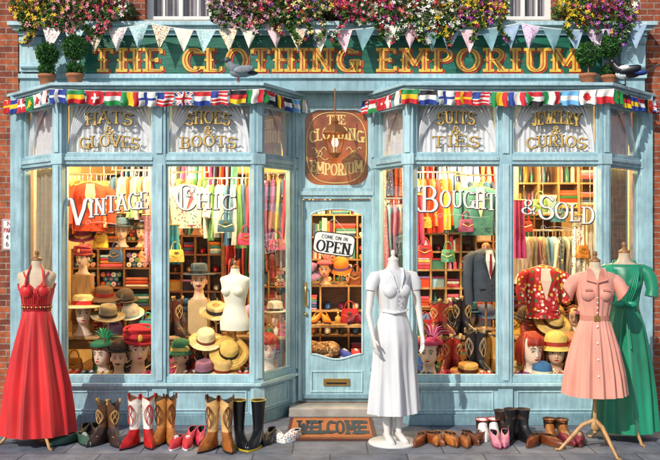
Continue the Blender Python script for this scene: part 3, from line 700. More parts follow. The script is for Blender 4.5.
def dboots(px,Y,Hs,c,c2=None,floor=PT,rot=.5,cow=None,sc=1,dx=.12,**k):
    b=MB(); foot(b,-dx/2,0,-rot,Hs,Lc(c),Lc(c2 or c),cow=cow,**k); foot(b,dx/2,0,rot,Hs,Lc(c),Lc(c2 or c),cow=cow,**k)
    o=b.obj('cowboy_boots' if cow else 'leather_boots' if Hs>.12 else 'shoes',loc=(WX(px,Y),Y,floor+.002)); o.scale=(sc,)*3
CW=M('d8b070')
dboots(173,.12,.36,'3a241c','5a2c1e',Bq,cow=CW,point=.7)
dboots(212,-.1,.3,'8a4a1e','b06a30',PT,cow=CW,point=.7); dboots(190,.0,.3,'a02a1c',None,PT,cow=CW,point=.7)
dboots(440,.12,.33,'6a2a1a','c04030',Bq,cow=CW); dboots(462,.15,.36,'1a1416','2a2024',Bq,cow=CW)
dboots(452,-.2,.34,'8a1c14','b03020',cow=CW,sc=1.05); dboots(476,-.25,.4,'18161a','242026',cow=M('c0a080'),sc=1.05); dboots(491,-.1,.36,'9a6a30','c89048',cow=CW)
dboots(448,-.38,.08,'c83a5a',None,trim=WHITE,sc=.8); dboots(574,-.1,.34,'6a3414','8a4a20',cow=CW); dboots(586,-.3,.30,'2a3a6a',None,cow=CW)
for px,Y,c in ((74,-.3,'a02828'),(88,-.38,'28486a'),(104,-.4,'d0a050'),(149,-.38,'c04a70'),(190,-.38,'5a3018'),(243,-.38,'b01c2c'),(250,-.2,'2a6a5a'),(426,-.4,'1c3a6a'),(485,-.4,'b02a2a'),(522,-.4,'7a2a6a'),(566,-.4,'c85a28'),(583,-.38,'1a1a1e'),(484,.15,'d8c8a8')): dboots(px,Y,.08,c,floor=Bq if Y>0 else PT,rot=R.uniform(-.4,.4),trim=WHITE,sc=.75,dx=.1,point=.6)
def bagat(x,Y,floor,c,w=.2,h=.15,rz=0,c2=None,name='leather_handbag',hang=False):
    b=MB(); m=Lc(c)
    rs=[]
    for t,k in ((0,.95),(.1,1),(.5,.98),(.9,.86),(1,.8)):
        rs.append([(w/2*k*math.copysign(abs(cos(a))**.5,cos(a)),.05*(1-.5*t)*math.copysign(abs(sin(a))**.6,sin(a)),h*t) for a in [2*pi*i/20 for i in range(20)]])
    b.loft(rs,m); b.tube([(w*.28*cos(pi*i/10),0,h+.08*sin(pi*i/10)) for i in range(11)],.007,Lc(c2 or c),6); b.box(-.02,.02,-.045,-.03,h*.7,h*.82,BRASS)
    b.tube([(-w*.4,-.047,h*.62),(0,-.058,h*.4),(w*.4,-.047,h*.62)],.004,BRASS,5)
    if hang: b.tube([(0,0,h+.08),(0,0,3.18-floor)],.0025,BRASS,4)
    b.obj(name,loc=(x,Y,floor),rz=rz)
def bag(px,Y,floor,c,w=.2,h=.15,rz=0,c2=None): bagat(WX(px,Y),Y,floor,c,w,h,rz,c2)
bag(425,.2,Bq,'b02020'); bag(425,-.1,PT,'2a4a8a',.22,.16); bag(541,-.05,PT,'c03a3a',.24,.18,.3); bag(530,.2,Bq,'a02c1c',.2,.13); bag(148,.12,Bq,'3a8a7a'); bag(248,.1,PT,'8a1c2c',.2,.15); bag(128,-.05,PT,'3a2a60',.2,.15); bag(512,.25,Bq,'d8a030'); bag(74,-.05,PT,'c87a20',.18,.14); bag(172,-.1,PT,'b0305a',.18,.14); bag(418,.15,Bq,'2a6a3a',.16,.13)
for px,py,Y,c in ((246,245,.15,'c03050'),(226,232,.3,'2a5a7a'),(424,258,.2,'b02828'),(423,228,.35,'d09030'),(448,262,.35,'3a7a5a'),(466,232,.4,'7a3a6a'),(524,232,.3,'a03020'),(558,222,.45,'2a6a8a'),(582,258,.1,'c07a30'),(540,212,.5,'5a7a3a'),(146,262,.2,'d07828'),(116,262,.35,'3a5a8a'),(277,250,.4,'b04a6a'),(176,262,.2,'e0b850')):
    bagat(WX(px,Y),Y,WZ(py,Y),c,R.uniform(.14,.19),R.uniform(.11,.14),R.uniform(-.5,.5),hang=True)
def hatbox(x,Y,z,c,c2,r=.12,h=.12):
    b=MB(); b.lathe([(r,0),(r,h)],cloth(c),28); b.lathe([(r+.005,h-.03),(r+.006,h+.005),(r-.01,h+.01)],cloth(c2),28); b.tube([(r*1.04*cos(a),r*1.04*sin(a),h*.45) for a in [2*pi*i/24 for i in range(25)]],.006,cloth(c2),6)
    for s in (-1,1): b.ell((s*.03,0,h+.025),(.035,.014,.02),cloth(c2),10,6)
    b.obj('hat_box',loc=(x,Y,z))
def hand(b,p,d,side,m):
    p=Vector(p); d=Vector(d).normalized(); s=Vector((0,-1,0)); s=(s-d*s.dot(d)).normalized(); t=d.cross(s)
    b.loft([[p+d*a+s*w*cos(2*pi*j/12)+t*h*sin(2*pi*j/12) for j in range(12)] for a,w,h in ((-.01,.02,.018),(.02,.028,.015),(.055,.036,.013),(.085,.034,.011))],m)
    for i,L in enumerate((.062,.072,.068,.052)):
        o=p+d*.08+s*(.026-.0175*i); b.tube([o-d*.01,o+d*L*.45+t*side*.004,o+d*L*.78+t*side*.014,o+d*L+t*side*.026],[.0088,.008,.0072,.005],m,7)
    o=p+d*.025+s*.026; b.tube([o-s*.008,o+s*.018+d*.022+t*side*.008,o+s*.026+d*.05+t*side*.016],[.011,.009,.006],m,7)
def glovestand(x,Y,z,c):
    b=MB(); m=Lc(c); b.M=Matrix.Rotation(pi/2,4,'Z'); b.lathe([(.05,0),(.05,.01),(.032,.02),(.03,.08),(.022,.13)],m,16); hand(b,(0,0,.13),(0,.05,1),1,m); b.obj('glove_on_display_hand',loc=(x,Y,z))
def bottle(x,Y,z,c):
    b=MB(); b.lathe([(.03,0),(.035,.01),(.033,.06),(.012,.075),(.012,.09)],M(c,rough=.15,coat=.5),16); b.ell((0,0,.105),.016,BRASS,10,8); b.obj('perfume_bottle',loc=(x,Y,z))
def jewel(x,Y,z):
    b=MB(); m=M('201820',rough=.7); b.lathe([(.05,0),(.02,.02),(.015,.08)],m,14); b.loft([[(w*cos(a),.02+d*sin(a),zz) for a in [2*pi*i/16 for i in range(16)]] for zz,w,d in ((.07,.07,.03),(.13,.075,.03),(.17,.03,.022),(.21,.022,.02))],m)
    for i in range(15): a=-.2-(pi-.4)*i/14; b.ell((.05*cos(a),-.014,.165+.06*sin(a)),.006,WHITE if i%2 else BRASS,8,5)
    b.obj('necklace_stand',loc=(x,Y,z))
def clutter(x0,x1,Y,z,seed,kinds,step=.17):
    rr=random.Random(seed); x=x0+step/2
    while x<x1:
        k=rr.choice(kinds); y=Y+rr.uniform(-.04,.04); c=rr.choice(GC); c2=rr.choice(GC)
        if k=='bag': bagat(x,y,z,rr.choice(SC+['e8c040','5a9ab0']),rr.uniform(.14,.2),rr.uniform(.11,.15),rr.uniform(-.4,.4))
        elif k=='hat': hatat(x,y,z+rr.uniform(.10,.2),rr.choice(['fedora','straw','boater','cloche','bowler']),c,c2,0,rr.uniform(.2,.5),floor=z)
        elif k=='box': hatbox(x,y,z,c,c2,rr.uniform(.08,.11),rr.uniform(.08,.14))
        elif k=='glove': glovestand(x,y,z,rr.choice(SC))
        elif k=='bottle': bottle(x,y,z,c); bottle(x+.07,y+.03,z,c2)
        elif k=='jewel': jewel(x,y,z)
        elif k=='shoe':
            b=MB(); cc=Lc(rr.choice(SC)); foot(b,0,0,rr.uniform(-.7,.7),.08,cc,sc=.85,lift=.05,point=.7); foot(b,.09,.02,rr.uniform(-.5,.5),.08,cc,sc=.85,lift=.05,point=.7); b.obj('shoes',loc=(x-.04,y,z+.001))
        elif k=='head':
            b=MB(); head(b,rr.choice([SKIN,SKINP]),rr.choice(['3a1c10','8a5030','c89a50','a8301a','18100c']),rr.choice(['bob','curl']),rr.choice([None,'cloche','fedora','turban','feather']),c,c2); o=b.obj('mannequin_head',loc=(x,y,z),rz=rr.uniform(-.4,.4)); o.scale=(.85,)*3
        x+=step*rr.uniform(.85,1.15)
K1=['bag','shoe','bottle','jewel','glove','shoe','bag']
clutter(LB[1][0]+.12,LB[2][0]-.1,-.08,PT,5,K1+['hat'],.15); clutter(RB[1][0]+.1,RB[2][0]-.1,-.06,PT,6,K1+['hat'],.15)
clutter(LB[1][0]+.0,LB[2][0]+.15,.30,Bq,7,['head','box','bag','glove','hat','jewel'],.18); clutter(RB[1][0]-.1,RB[2][0]+.15,.30,Bq,8,['head','box','bag','hat','jewel','hat'],.18)
clutter(WX(74,.66),WX(112,.66),.66,1.632,9,['box','hat','bag'],.2); clutter(WX(420,.72),WX(455,.72),.72,1.792,10,['box','hat','bag'],.2)
clutter(WX(170,1.42),WX(222,1.42),1.42,1.762,12,['box','hat','bag','head'],.2); clutter(WX(262,.1),WX(288,.2),.12,Bq,13,['bag','bottle','glove'],.15)
# ---- rails
OR=['c8401e','d0602a','c03a34','e08a4a','e0503a','d8a060','d04048','f0b060']
PK=['e8a0b0','c84a7a','f0e0e0','3a6aa0','6a9ac0','5a8a5a','9ac090','e8dcc0','b03050','f0f0e8','8a5aa0','30507a']
LT=['e8dcc0','c8c0a0','d8a870','8aaa70','e8d8b8','b05030','6a9a80','e0b090','a0b8c0','e0e0d0']
rail(WX(70,.75),WX(112,.75),.75,WZ(176,.75),.5,.62,OR,.05)
rail(WX(116,.8),WX(150,.8),.8,WZ(172,.8),.4,.5,PK+LT,.05)
rail(WX(168,.85),WX(205,.85),.85,WZ(174,.85),.4,.6,LT+PK,.05)
rail(WX(208,.75),WX(250,.75),.75,WZ(180,.75),.5,.7,PK+['5a7a4a'],.055)
rail(WX(172,2),WX(300,2),2.0,2.1,.6,.9,GC,.06)
rail(WX(262,1.4),WX(292,1.4),1.4,WZ(175,1.4),.6,.8,PK+LT,.07)
rail(WX(416,.75),WX(455,.75),.75,WZ(174,.75),.5,.6,OR+['d9b25a','f0c860'],.05)
rail(WX(458,.8),WX(494,.8),.8,WZ(177,.8),.4,.55,LT+PK,.05)
rail(WX(516,.9),WX(592,.9),.9,WZ(232,.9),.42,.55,['e8e4dc','b0b0a8','8a9a9a','d0c8b8','5a6a78','c8b890','f0ece0','6a9ac0','d8a0a0'],.05)
rail(WX(385,1.0),WX(408,1.0),1.0,WZ(200,1.0),.6,.8,PK+GC,.06)
rail(-2.6,-1.2,2.4,2.75,.7,.9,GC,.07); rail(.6,2.8,2.2,2.8,.5,.7,GC+OR,.07)
rail(-2.7,-1.1,1.9,1.55,.5,.6,PK+GC,.055); rail(.9,1.6,1.6,1.6,.5,.6,PK+GC,.055)
# ---- shelving
shelving(WX(72,.55),WX(150,.55),.55,1.0,1.62,3,3,['roll','roll','fold'],.22)
shelving(WX(168,1.3),WX(222,1.3),1.3,.9,1.75,4,4,['fold','box','bottle','shoe'],.25)
shelving(WX(416,.62),WX(476,.62),.62,1.0,1.78,4,4,['fold','box','shoe','book','bottle'],.22,wood=WOODL)
shelving(WX(518,1.4),WX(600,1.4),1.4,2.0,2.72,4,2,['box','fold','bottle'],.3,wood=WOODL)
shelving(WX(518,.95),WX(600,.95),1.25,.75,1.3,5,3,['fold','roll','shoe'],.22)
shelving(-3.1,3.1,3.4,.1,2.6,22,8,['fold','fold','box','book','bottle','roll'],.33,wood=WOODL)
shelving(-.42,.52,.95,.1,1.20,3,4,['shoe','shoe','fold'],.28,wood=WOODL)
shelving(-.5,.6,1.7,1.2,2.0,4,3,['roll','box','book','fold'],.25,wood=WOODL)
clutter(-.36,.46,1.05,1.212,21,['hat','bag','head'],.2)
bagat(WX(350,.7),.72,.82,'c02030',.2,.15); b=MB(); b.box(-.25,.5,.56,.9,.78,.815,WOODL)
for x in (-.22,.46): b.box(x-.02,x+.02,.58,.88,.1,.78,WOOD)
b.obj('side_table',bevel=.003)
clutter(-.2,.4,.7,.818,31,['shoe','bag','bottle'],.19)
b=MB()
for i,(px,r) in enumerate(((533,.15),(563,.17))):
    b.lathe([(r*.8,0),(r,.05),(r,.14),(r*1.05,.15),(r*.9,.15),(r*.8,.05)],M('a87838',rough=.8,bump=.8,bs=60),24,(WX(px,1.5),1.5,2.73),.8)
b.obj('wicker_baskets')
b=MB(); b.box(-1.9,-.75,1.0,1.3,.1,.85,WOOD); b.box(-1.95,-.7,.96,1.34,.85,.9,WOODL)
for i in range(8): b.box(-1.85+i*.14,-1.75+i*.14,.985,.999,.2,.78,WOODD)
b.obj('shop_counter',bevel=.005)
clutter(-1.85,-.8,1.12,.902,33,['box','bottle','bag','jewel'],.2)
# ---- pendant lamps
def lamp(x,y,z,e):
    g=empty('pendant_lamp',(x,y,z)); b=MB()
    b.tube([(0,0,.08),(0,0,3.2-z)],.006,BLACK,6); b.lathe([(.03,.10),(.05,.09),(.15,.02),(.155,.015),(.145,.018),(.045,.08)],M('d8b060',rough=.5),24,cap=(0,0)); b.lathe([(.02,.09),(.02,.04)],BRASS,10)
    b.obj('shade',g)
    l=bpy.data.lights.new('bulb','POINT'); l.energy=e; l.color=(1,.70,.33); l.shadow_soft_size=.045
    o=bpy.data.objects.new('bulb',l); scene.collection.objects.link(o); o.parent=g; o.location=(0,0,-.01)
for x,y,z,e in ((-2.2,.2,2.75,105),(-1.15,.15,2.7,105),(-1.7,1.7,2.65,150),(.05,.65,2.4,75),(1.15,.15,2.7,105),(2.2,.2,2.75,110),(1.7,1.75,2.6,160),(0,2.7,2.7,190)): lamp(x,y,z,e)
# ---- cat
b=MB(); x=WX(320,.3); b.box(x-.22,x+.45,.14,.5,.1,.47,WOODD); b.box(x-.24,x+.47,.12,.52,.47,.50,WOODL); b.obj('low_wooden_shelf',bevel=.004)
def cat():
    b=MB(); f=pat('8a6a48',['3a2818','b89870','5a4028'],55,.5); f2=M('8a6a48',rough=.9,var=.45,scale=30,bump=.5)
    pts=[];rr=[]
    for i in range(13):
        a=math.radians(200-250*i/12); pts.append((.11*cos(a),.075*sin(a),.062+.006*sin(i))); rr.append([.045,.062,.072,.075,.072,.066,.062,.062,.064,.062,.055,.047,.035][i])
    b.tube(pts,rr,f,14); b.ell((0,0,.055),(.11,.08,.05),f)
    hx,hy=-.10,-.075
    b.ell((hx,hy,.06),(.046,.042,.038),f2); b.ell((hx-.0,hy-.04,.048),(.02,.018,.014),M('d8c8b0')); b.ell((hx,hy-.056,.053),(.005,.004,.004),LIPS,8,5)
    for sg in (-1,1):
        b.loft([[(hx+sg*.026+.014*cos(a),hy+.008*sin(a),.088) for a in [2*pi*i/6 for i in range(6)]],[(hx+sg*.034+.002*cos(a),hy+.002*sin(a),.124) for a in [2*pi*i/6 for i in range(6)]]],f2)
        b.tube([(hx+sg*.012,hy-.040,.066),(hx+sg*.019,hy-.042,.063),(hx+sg*.026,hy-.036,.066)],.0015,BLACK,4)
        b.tube([(hx+.02+sg*.02,hy+.0,.03),(hx+.03+sg*.02,hy-.05,.014),(hx+.02+sg*.02,hy-.075,.014)],[.02,.014,.012],f2,8)
    b.tube([(.11,-.03,.04),(.08,-.10,.025),(.0,-.13,.022),(-.05,-.125,.02)],[.02,.018,.015,.009],f,8)
    o=b.obj('sleeping_cat',loc=(WX(320,.3),.3,.502)); o.scale=(1.25,)*3
cat()
b=MB(); foot(b,0,0,.5,.09,cloth('2a3a8a'),sole=WHITE,trim=WHITE); foot(b,.12,0,.2,.09,cloth('c02828'),sole=WHITE,trim=WHITE); foot(b,.24,.03,-.2,.26,Lc('7a2a1a'),cow=CW); b.obj('canvas_shoes',loc=(WX(344,.3),.3,.502))
b=MB()
zc=WZ(244,-.02); xc=WX(334,-.02); b.M=Matrix.Translation((xc,-.012,zc))@Matrix.Rotation(math.radians(8),4,'Y')
pts=[(.21*math.copysign(abs(cos(a))**.35,cos(a)),.115*math.copysign(abs(sin(a))**.35,sin(a))) for a in [2*pi*i/36 for i in range(36)]]
b.prism(pts,-.004,.004,BLACK); b.prism([(p*.95,q*.91) for p,q in pts],-.006,-.0045,WHITE)
text(b,'COME ON IN',-.13,.13,.045,.035,BLACK,-.007,.1,.17,.001,serif=False)
text(b,'OPEN',-.17,.17,-.085,.105,BLACK,-.007,.08,.2,.001)
b.M=Matrix.Translation((xc,-.012,zc)); b.tube([(-.15,0,.13),(0,.01,.26),(.15,0,.09)],.002,WHITE,4)
b.obj('open_sign')
# ---- window lettering
b=MB(); yg=FY+.009
def gl(s,a,c,zf,h,mat,**k): text(b,s,WX(a,yg),WX(c,yg),zf,h,mat,yg,**k)
wx=lambda p:WX(p,yg)
def lin(pa,ya,pb,yb,bow=0):
    xa_,xb_=wx(pa),wx(pb); za,zb=WZ(ya,yg),WZ(yb,yg)
    return lambda x:za+(zb-za)*(x-xa_)/(xb_-xa_)+bow*(1-(2*(x-xa_)/(xb_-xa_)-1)**2)
WP=M((.80,.79,.75),rough=.5,var=.03)
def drop(s,a,c,z,h,sw=False):
    kk=dict(serif=not sw)
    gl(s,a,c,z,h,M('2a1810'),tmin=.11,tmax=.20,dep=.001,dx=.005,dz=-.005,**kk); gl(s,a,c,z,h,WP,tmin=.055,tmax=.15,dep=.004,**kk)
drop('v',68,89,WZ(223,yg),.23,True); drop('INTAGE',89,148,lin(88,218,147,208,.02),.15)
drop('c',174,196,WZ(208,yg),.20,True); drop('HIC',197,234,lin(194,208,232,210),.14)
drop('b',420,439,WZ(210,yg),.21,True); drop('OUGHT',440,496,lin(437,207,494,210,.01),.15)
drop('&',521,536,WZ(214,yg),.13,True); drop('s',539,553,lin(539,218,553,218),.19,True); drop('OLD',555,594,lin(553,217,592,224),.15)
for a0,z0_,ww in ((90,223,32),(182,216,36),(442,216,42),(545,228,36)):
    b.tube([(wx(a0)+ww*.0108*t,yg-.004,WZ(z0_,yg)+.012*sin(t*6.3)) for t in [i/12 for i in range(13)]],[.001+.004*sin(pi*i/12) for i in range(13)],WP,5,flat=.4)
    b.tube([(wx(a0)-.02+.03*(1-t)*cos(t*8),yg-.004,WZ(z0_,yg)+.03*(1-t)*sin(t*8)) for t in [i/14 for i in range(15)]],.003,WP,5,flat=.4)
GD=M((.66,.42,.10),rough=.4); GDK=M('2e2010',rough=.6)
def two(c,t,bm_,w=28):
    for mm,t0,t1,dp,ox in ((GDK,.12,.24,.0008,.003),(GD,.06,.16,.004,0)):
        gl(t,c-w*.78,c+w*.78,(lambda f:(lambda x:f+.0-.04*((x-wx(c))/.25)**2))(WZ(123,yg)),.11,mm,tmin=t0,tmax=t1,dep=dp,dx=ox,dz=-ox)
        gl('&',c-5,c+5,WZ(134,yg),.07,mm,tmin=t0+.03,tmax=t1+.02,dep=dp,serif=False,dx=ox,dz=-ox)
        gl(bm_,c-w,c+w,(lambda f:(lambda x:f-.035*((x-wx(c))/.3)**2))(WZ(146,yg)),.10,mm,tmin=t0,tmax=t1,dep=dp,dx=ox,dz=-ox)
    for sg in (-1,1): b.tube([(wx(c)+sg*(.09+.15*t),yg-.003,WZ(131,yg)+.014*sin(t*8)) for t in [i/10 for i in range(11)]],[.001+.004*sin(pi*i/10) for i in range(11)],GD,5,flat=.4)
two(109,'HATS','GLOVES',30); two(208,'SHOES','BOOTS',28); two(456,'SUITS','TIES',24); two(556,'JEWELRY','CURIOS',30)
b.obj('window_lettering',bld)
def net(x0,x1,y,z0,z1,M_=None):
    b=MB(); 
    if M_: b.M=M_
    n=max(12,int((x1-x0)*110)); rs=[]
    for k in range(9):
        t=k/8; r=[]
        for i in range(n+1):
            u=i/n; r.append((x0+(x1-x0)*u,y+.010*sin(i*1.15+.3*sin(t*3))*(.5+t*.5)+.006*sin(i*.37),z1-(z1-z0)*t))
        rs.append(r)
    b.loft(rs,NET,True,(0,0),False)
    for sg in (-1,1):
        xe=x0 if sg<0 else x1
        for q in range(6):
            w=min(.36,(x1-x0)*.5)
            pts=[(xe-sg*(.015+(w-.05*q)*(1-i/8)**2),y-.03-.004*q,z1-(z1-z0)*(.02+.93*i/8)) for i in range(9)]
            b.tube(pts,[.012]*9,NET,6)
    b.obj('net_curtain')
for (p,q) in ((LB[1][0]+.06,mids[0]-.06),(mids[0]+.06,LB[2][0]-.06),(RB[1][0]+.06,mids[1]-.06),(mids[1]+.06,RB[2][0]-.06)): net(p,q,FY+.09,2.5,3.05)
for BB,i in ((LB,0),(LB,2),(RB,0),(RB,2)):
    p=Vector(BB[i]); q=Vector(BB[i+1]); an=math.atan2(q.y-p.y,q.x-p.x); net(.05,(q-p).length-.06,.09,2.5,3.05,M_=Matrix.Translation((p.x,p.y,0))@Matrix.Rotation(an,4,'Z'))
def curtain(BB,i,t0,t1):
    b=MB(); p=Vector(BB[i]); q=Vector(BB[i+1]); L=(q-p).length; an=math.atan2(q.y-p.y,q.x-p.x)
    b.M=Matrix.Translation((p.x,p.y,0))@Matrix.Rotation(an,4,'Z'); C=M('b0a48c',rough=.8,var=.15,scale=8)
    rs=[]; n=90
    for k in range(18):
        t=k/17; z=2.42-t*2.0; pinch=1-.5*math.exp(-((t-.62)/.16)**2); r=[]
        for j in range(n+1):
            u=j/n; x=L*t0+(L*(t1-t0))*(u*pinch if i==0 else 1-(1-u)*pinch); r.append((x,.11+.035*sin(u*40)*pinch+.01*sin(u*11),z))
        rs.append(r)
    b.loft(rs,C,True,(0,0),False)
    b.obj('window_curtain')
curtain(LB,0,.08,.9); curtain(RB,2,.1,.92)
# ---- flags
FC={'r':M('c8202a',rough=.7),'w':M('e2ded8',rough=.7,var=.03),'b':M('1c3a90',rough=.7),'g':M('1e8a44',rough=.7),'k':M('15151a',rough=.7),'y':M('ecc020',rough=.7),'o':M('e87820',rough=.7),'l':M('6ab0e0',rough=.7)}
def fpat(k,u,v):
    if k[0]=='H': return k[1:][min(int(v*len(k[1:])),len(k[1:])-1)]
    if k[0]=='V': return k[1:][min(int(u*len(k[1:])),len(k[1:])-1)]
    if k[0]=='J': return k[2] if (u-.5)**2*1.8+(v-.5)**2<.09 else k[1]
    if k[0]=='C': return k[2] if abs(u-.38)<.09 or abs(v-.5)<.12 else k[1]
    if k[0]=='U':
        if abs(u-.5)<.07 or abs(v-.5)<.09: return 'r'
        if abs(u-.5)<.14 or abs(v-.5)<.17: return 'w'
        d=min(abs(u-v),abs(u+v-1)); return 'r' if d<.05 else 'w' if d<.14 else 'b'
    if k[0]=='S': return 'b' if u<.45 and v<.5 else 'rw'[int(v*7)%2]
    if k[0]=='X': return 'w' if (abs(u-.5)<.09 and abs(v-.5)<.32) or (abs(v-.5)<.11 and abs(u-.5)<.24) else 'r'
    if k[0]=='T': return 'g' if u<.45*(1-abs(2*v-1)) else 'rwk'[min(2,int(v*3))]
KINDS=['Hkry','Jwr','Vgwr','S','Hkwb','Vbwr','Cry','Hwr','U','X','Hgyr','Vkyr','Cwb','Hrwg','Jgy','T','Hbyb','Hlwl','Vgwo','Cbw','Hrwb','Crw','S','Vgyr']
def flags(BB,seed):
    b=MB(); Q=offs(BB,.135); rr=random.Random(seed); seq=KINDS[:]; rr.shuffle(seq); k=0
    for i in range(3):
        p=Vector(Q[i]); q=Vector(Q[i+1]); L=(q-p).length; an=math.atan2(q.y-p.y,q.x-p.x)
        b.M=Matrix.Translation((p.x,p.y,0))@Matrix.Rotation(an,4,'Z')
        sag=lambda x:3.115-.03*sin(pi*x/L)
        b.tube([(L*t/10,0,sag(L*t/10)) for t in range(11)],.004,WHITE,5)
        n=int(L/.155)
        for f in range(n):
            kind=seq[k%len(seq)]; k+=1; x=L*(f+.5)/n+rr.uniform(-.004,.004); w=L/n*.93; h=.125*rr.uniform(.92,1.05); GX,GY=16,12; ph=rr.random()*6; sl=rr.uniform(-.06,.06)
            vs=[(x-w/2+w*a/GX+.006*sin(c_*.5+ph)+sl*w*c_/GY,-.006+.022*sin(a*.55+ph+c_*.12)*(.15+c_/GY),sag(x)-h*c_/GY*(1-.08*cos(a*.5+ph))) for c_ in range(GY+1) for a in range(GX+1)]
            byc={}
            for c_ in range(GY):
                for a in range(GX):
                    o=c_*(GX+1)+a; byc.setdefault(fpat(kind,(a+.5)/GX,(c_+.5)/GY),[]).append((o,o+1,o+GX+2,o+GX+1))
            for cc,fs in byc.items(): b.add(vs,fs,FC[cc],True)
    b.obj('flag_garland',recalc=False)
flags(LB,3); flags(RB,5)
# ---- pennant bunting
b=MB(); Yp=-.38
cols=[cloth('e8d0dc'),cloth('a0b8d0'),cloth('f0ead8'),pat('f0e8e4',['c04a6a','5a8a5a'],70,.35),pat('d8c0d8',['8a4a8a','ffffff'],70,.35),cloth('f0c8d0'),pat('a8d0d0',['ffffff'],60,.35),cloth('c8b0d8'),cloth('7aa0a8'),pat('f0e4c0',['c83030','3a6ab0'],70,.35)]
ptsx=[20,150,262,400,520,648]; k=0
for i in range(len(ptsx)-1):
    xa_,xb_=WX(ptsx[i],Yp),WX(ptsx[i+1],Yp); zt=WZ(23,Yp); L=xb_-xa_
    sg=lambda t:zt-.07*4*t*(1-t)
    b.tube([(xa_+L*t/12,Yp,sg(t/12)) for t in range(13)],.006,WHITE,5)
    n=round(L/.205)
    for f in range(n):
        t=(f+.5)/n; x=xa_+L*t; w=.19; h=.225; z=sg(t); m=cols[(k*3+k//4)%len(cols)]; k+=1; tw=R.uniform(-.03,.03)
        zl,zr=sg(t-.45/n),sg(t+.45/n); G=6; vs=[];fs=[]; am=R.uniform(.01,.03)
        for r_ in range(G+1):
            q=r_/G
            for a in range(5):
                u=a/4; zz=(zl*(1-u)+zr*u)*(1-q)+(z-h)*q; vs.append((x+(u-.5)*w*(1-q)+tw*q,Yp-.004-am*sin(u*5+k)*min(1,q*1.5)-.02*q,zz))
        for r_ in range(G):
            for a in range(4): o=r_*5+a; fs.append((o,o+1,o+6,o+5))
        b.add(vs,fs,m,True)
b.obj('pennant_bunting',recalc=False)
# ---- flowers
def flowers(px0,px1,py1,seed,cols,name='flower_window_box'):
    rr=random.Random(seed); b=MB(); Y=-.14; x0,x1=WX(px0,Y),WX(px1,Y); ztop=4.24; zb=WZ(py1,Y-.2)
    LG=[M(c,rough=.6,var=.3) for c in ('2e5a24','47782c','1e4220','5a7a30')]; n=int((x1-x0)*2600)
    b.box(x0+.06,x1-.06,-.24,-.02,3.845,3.98,WOODD)
    tr=[(rr.uniform(x0+.05,x1-.05),rr.uniform(.06,.22)) for _ in range(int((x1-x0)*7))]
    def pt():
        if rr.random()<.22:
            x,L=rr.choice(tr); t=rr.random(); return Vector((x+.05*sin(t*5+x*9)+rr.gauss(0,.014),-.40-rr.uniform(0,.05),3.90-(L+(3.9-zb)*.5)*t)),.05
        x=rr.uniform(x0,x1); u=(x-x0)/(x1-x0); drop=(.6+.4*sin(u*9+seed)*sin(u*4+seed*2)); ed=min(1,min(u,1-u)*7)
        zl=3.93-(3.93-zb)*drop*ed; zh=4.02+(ztop-4.02)*ed*(.8+.2*sin(u*13+seed)); z=rr.uniform(zl,zh); yr=.19*math.sqrt(max(0,1-((z-4.0)/.32)**2))+.05
        a=rr.uniform(-1,1); y=Y-.08+yr*a
        if z<3.86: y=min(y,-.36)-rr.uniform(0,.05)
        return Vector((x,y,z)),yr
    for i in range(n):
        p,_=pt(); s=rr.uniform(.014,.034); u=Vector((rr.gauss(0,1),rr.gauss(0,1),rr.gauss(0,1))).normalized(); w=u.orthogonal().normalized()
        b.add([p-u*s,p+w*s*.5,p+u*s,p-w*s*.5],[(0,1,2,3)],rr.choice(LG))
    for i in range(int((x1-x0)*480)):
        p,yr=pt(); p.y=min(p.y,Y-.06-yr*rr.uniform(.2,1)); s=rr.uniform(.014,.032)
        cidx=int(((p.x-x0)/(x1-x0)*3+rr.gauss(0,.5)))%len(cols); m=M(cols[cidx] if rr.random()<.8 else rr.choice(cols),rough=.6,var=.15)
        nr=Vector((rr.gauss(0,.6),-1,rr.gauss(.25,.6))).normalized(); u=nr.orthogonal().normalized(); w=nr.cross(u); vs=[p];N=5
        for j in range(N):
            for dd,rad in ((0,.35),(.3,1),(.7,1)):
                a=2*pi*(j+dd)/N; vs.append(p+(u*cos(a)+w*sin(a))*s*rad+nr*.3*s)
        fs=[]
        for j in range(N): o=1+3*j; nx=1+3*((j+1)%N); fs+= [(0,o,o+1,o+2),(0,o+2,nx)]
        b.add(vs,fs,m); c=p+nr*.25*s; b.add([c+u*s*.25,c+w*s*.25,c-u*s*.25,c-w*s*.25],[(0,1,2,3)],M('e8c030'))
    b.obj(name,recalc=False)
flowers(20,134,38,1,['e8c83a','f0a0b8','d84a78','f4f0e8','e06a9a'])
flowers(211,330,32,2,['f0c8d8','c83a6a','f0e0a0','7a4ab0','d04848'])
flowers(332,504,42,3,['d8307a','f0f0e8','e8c83a','b83ab0','e0407a','c02a30'])
flowers(554,630,40,4,['e8c83a','d84a98','b05ad0','f0f0f0','e85a3a'])
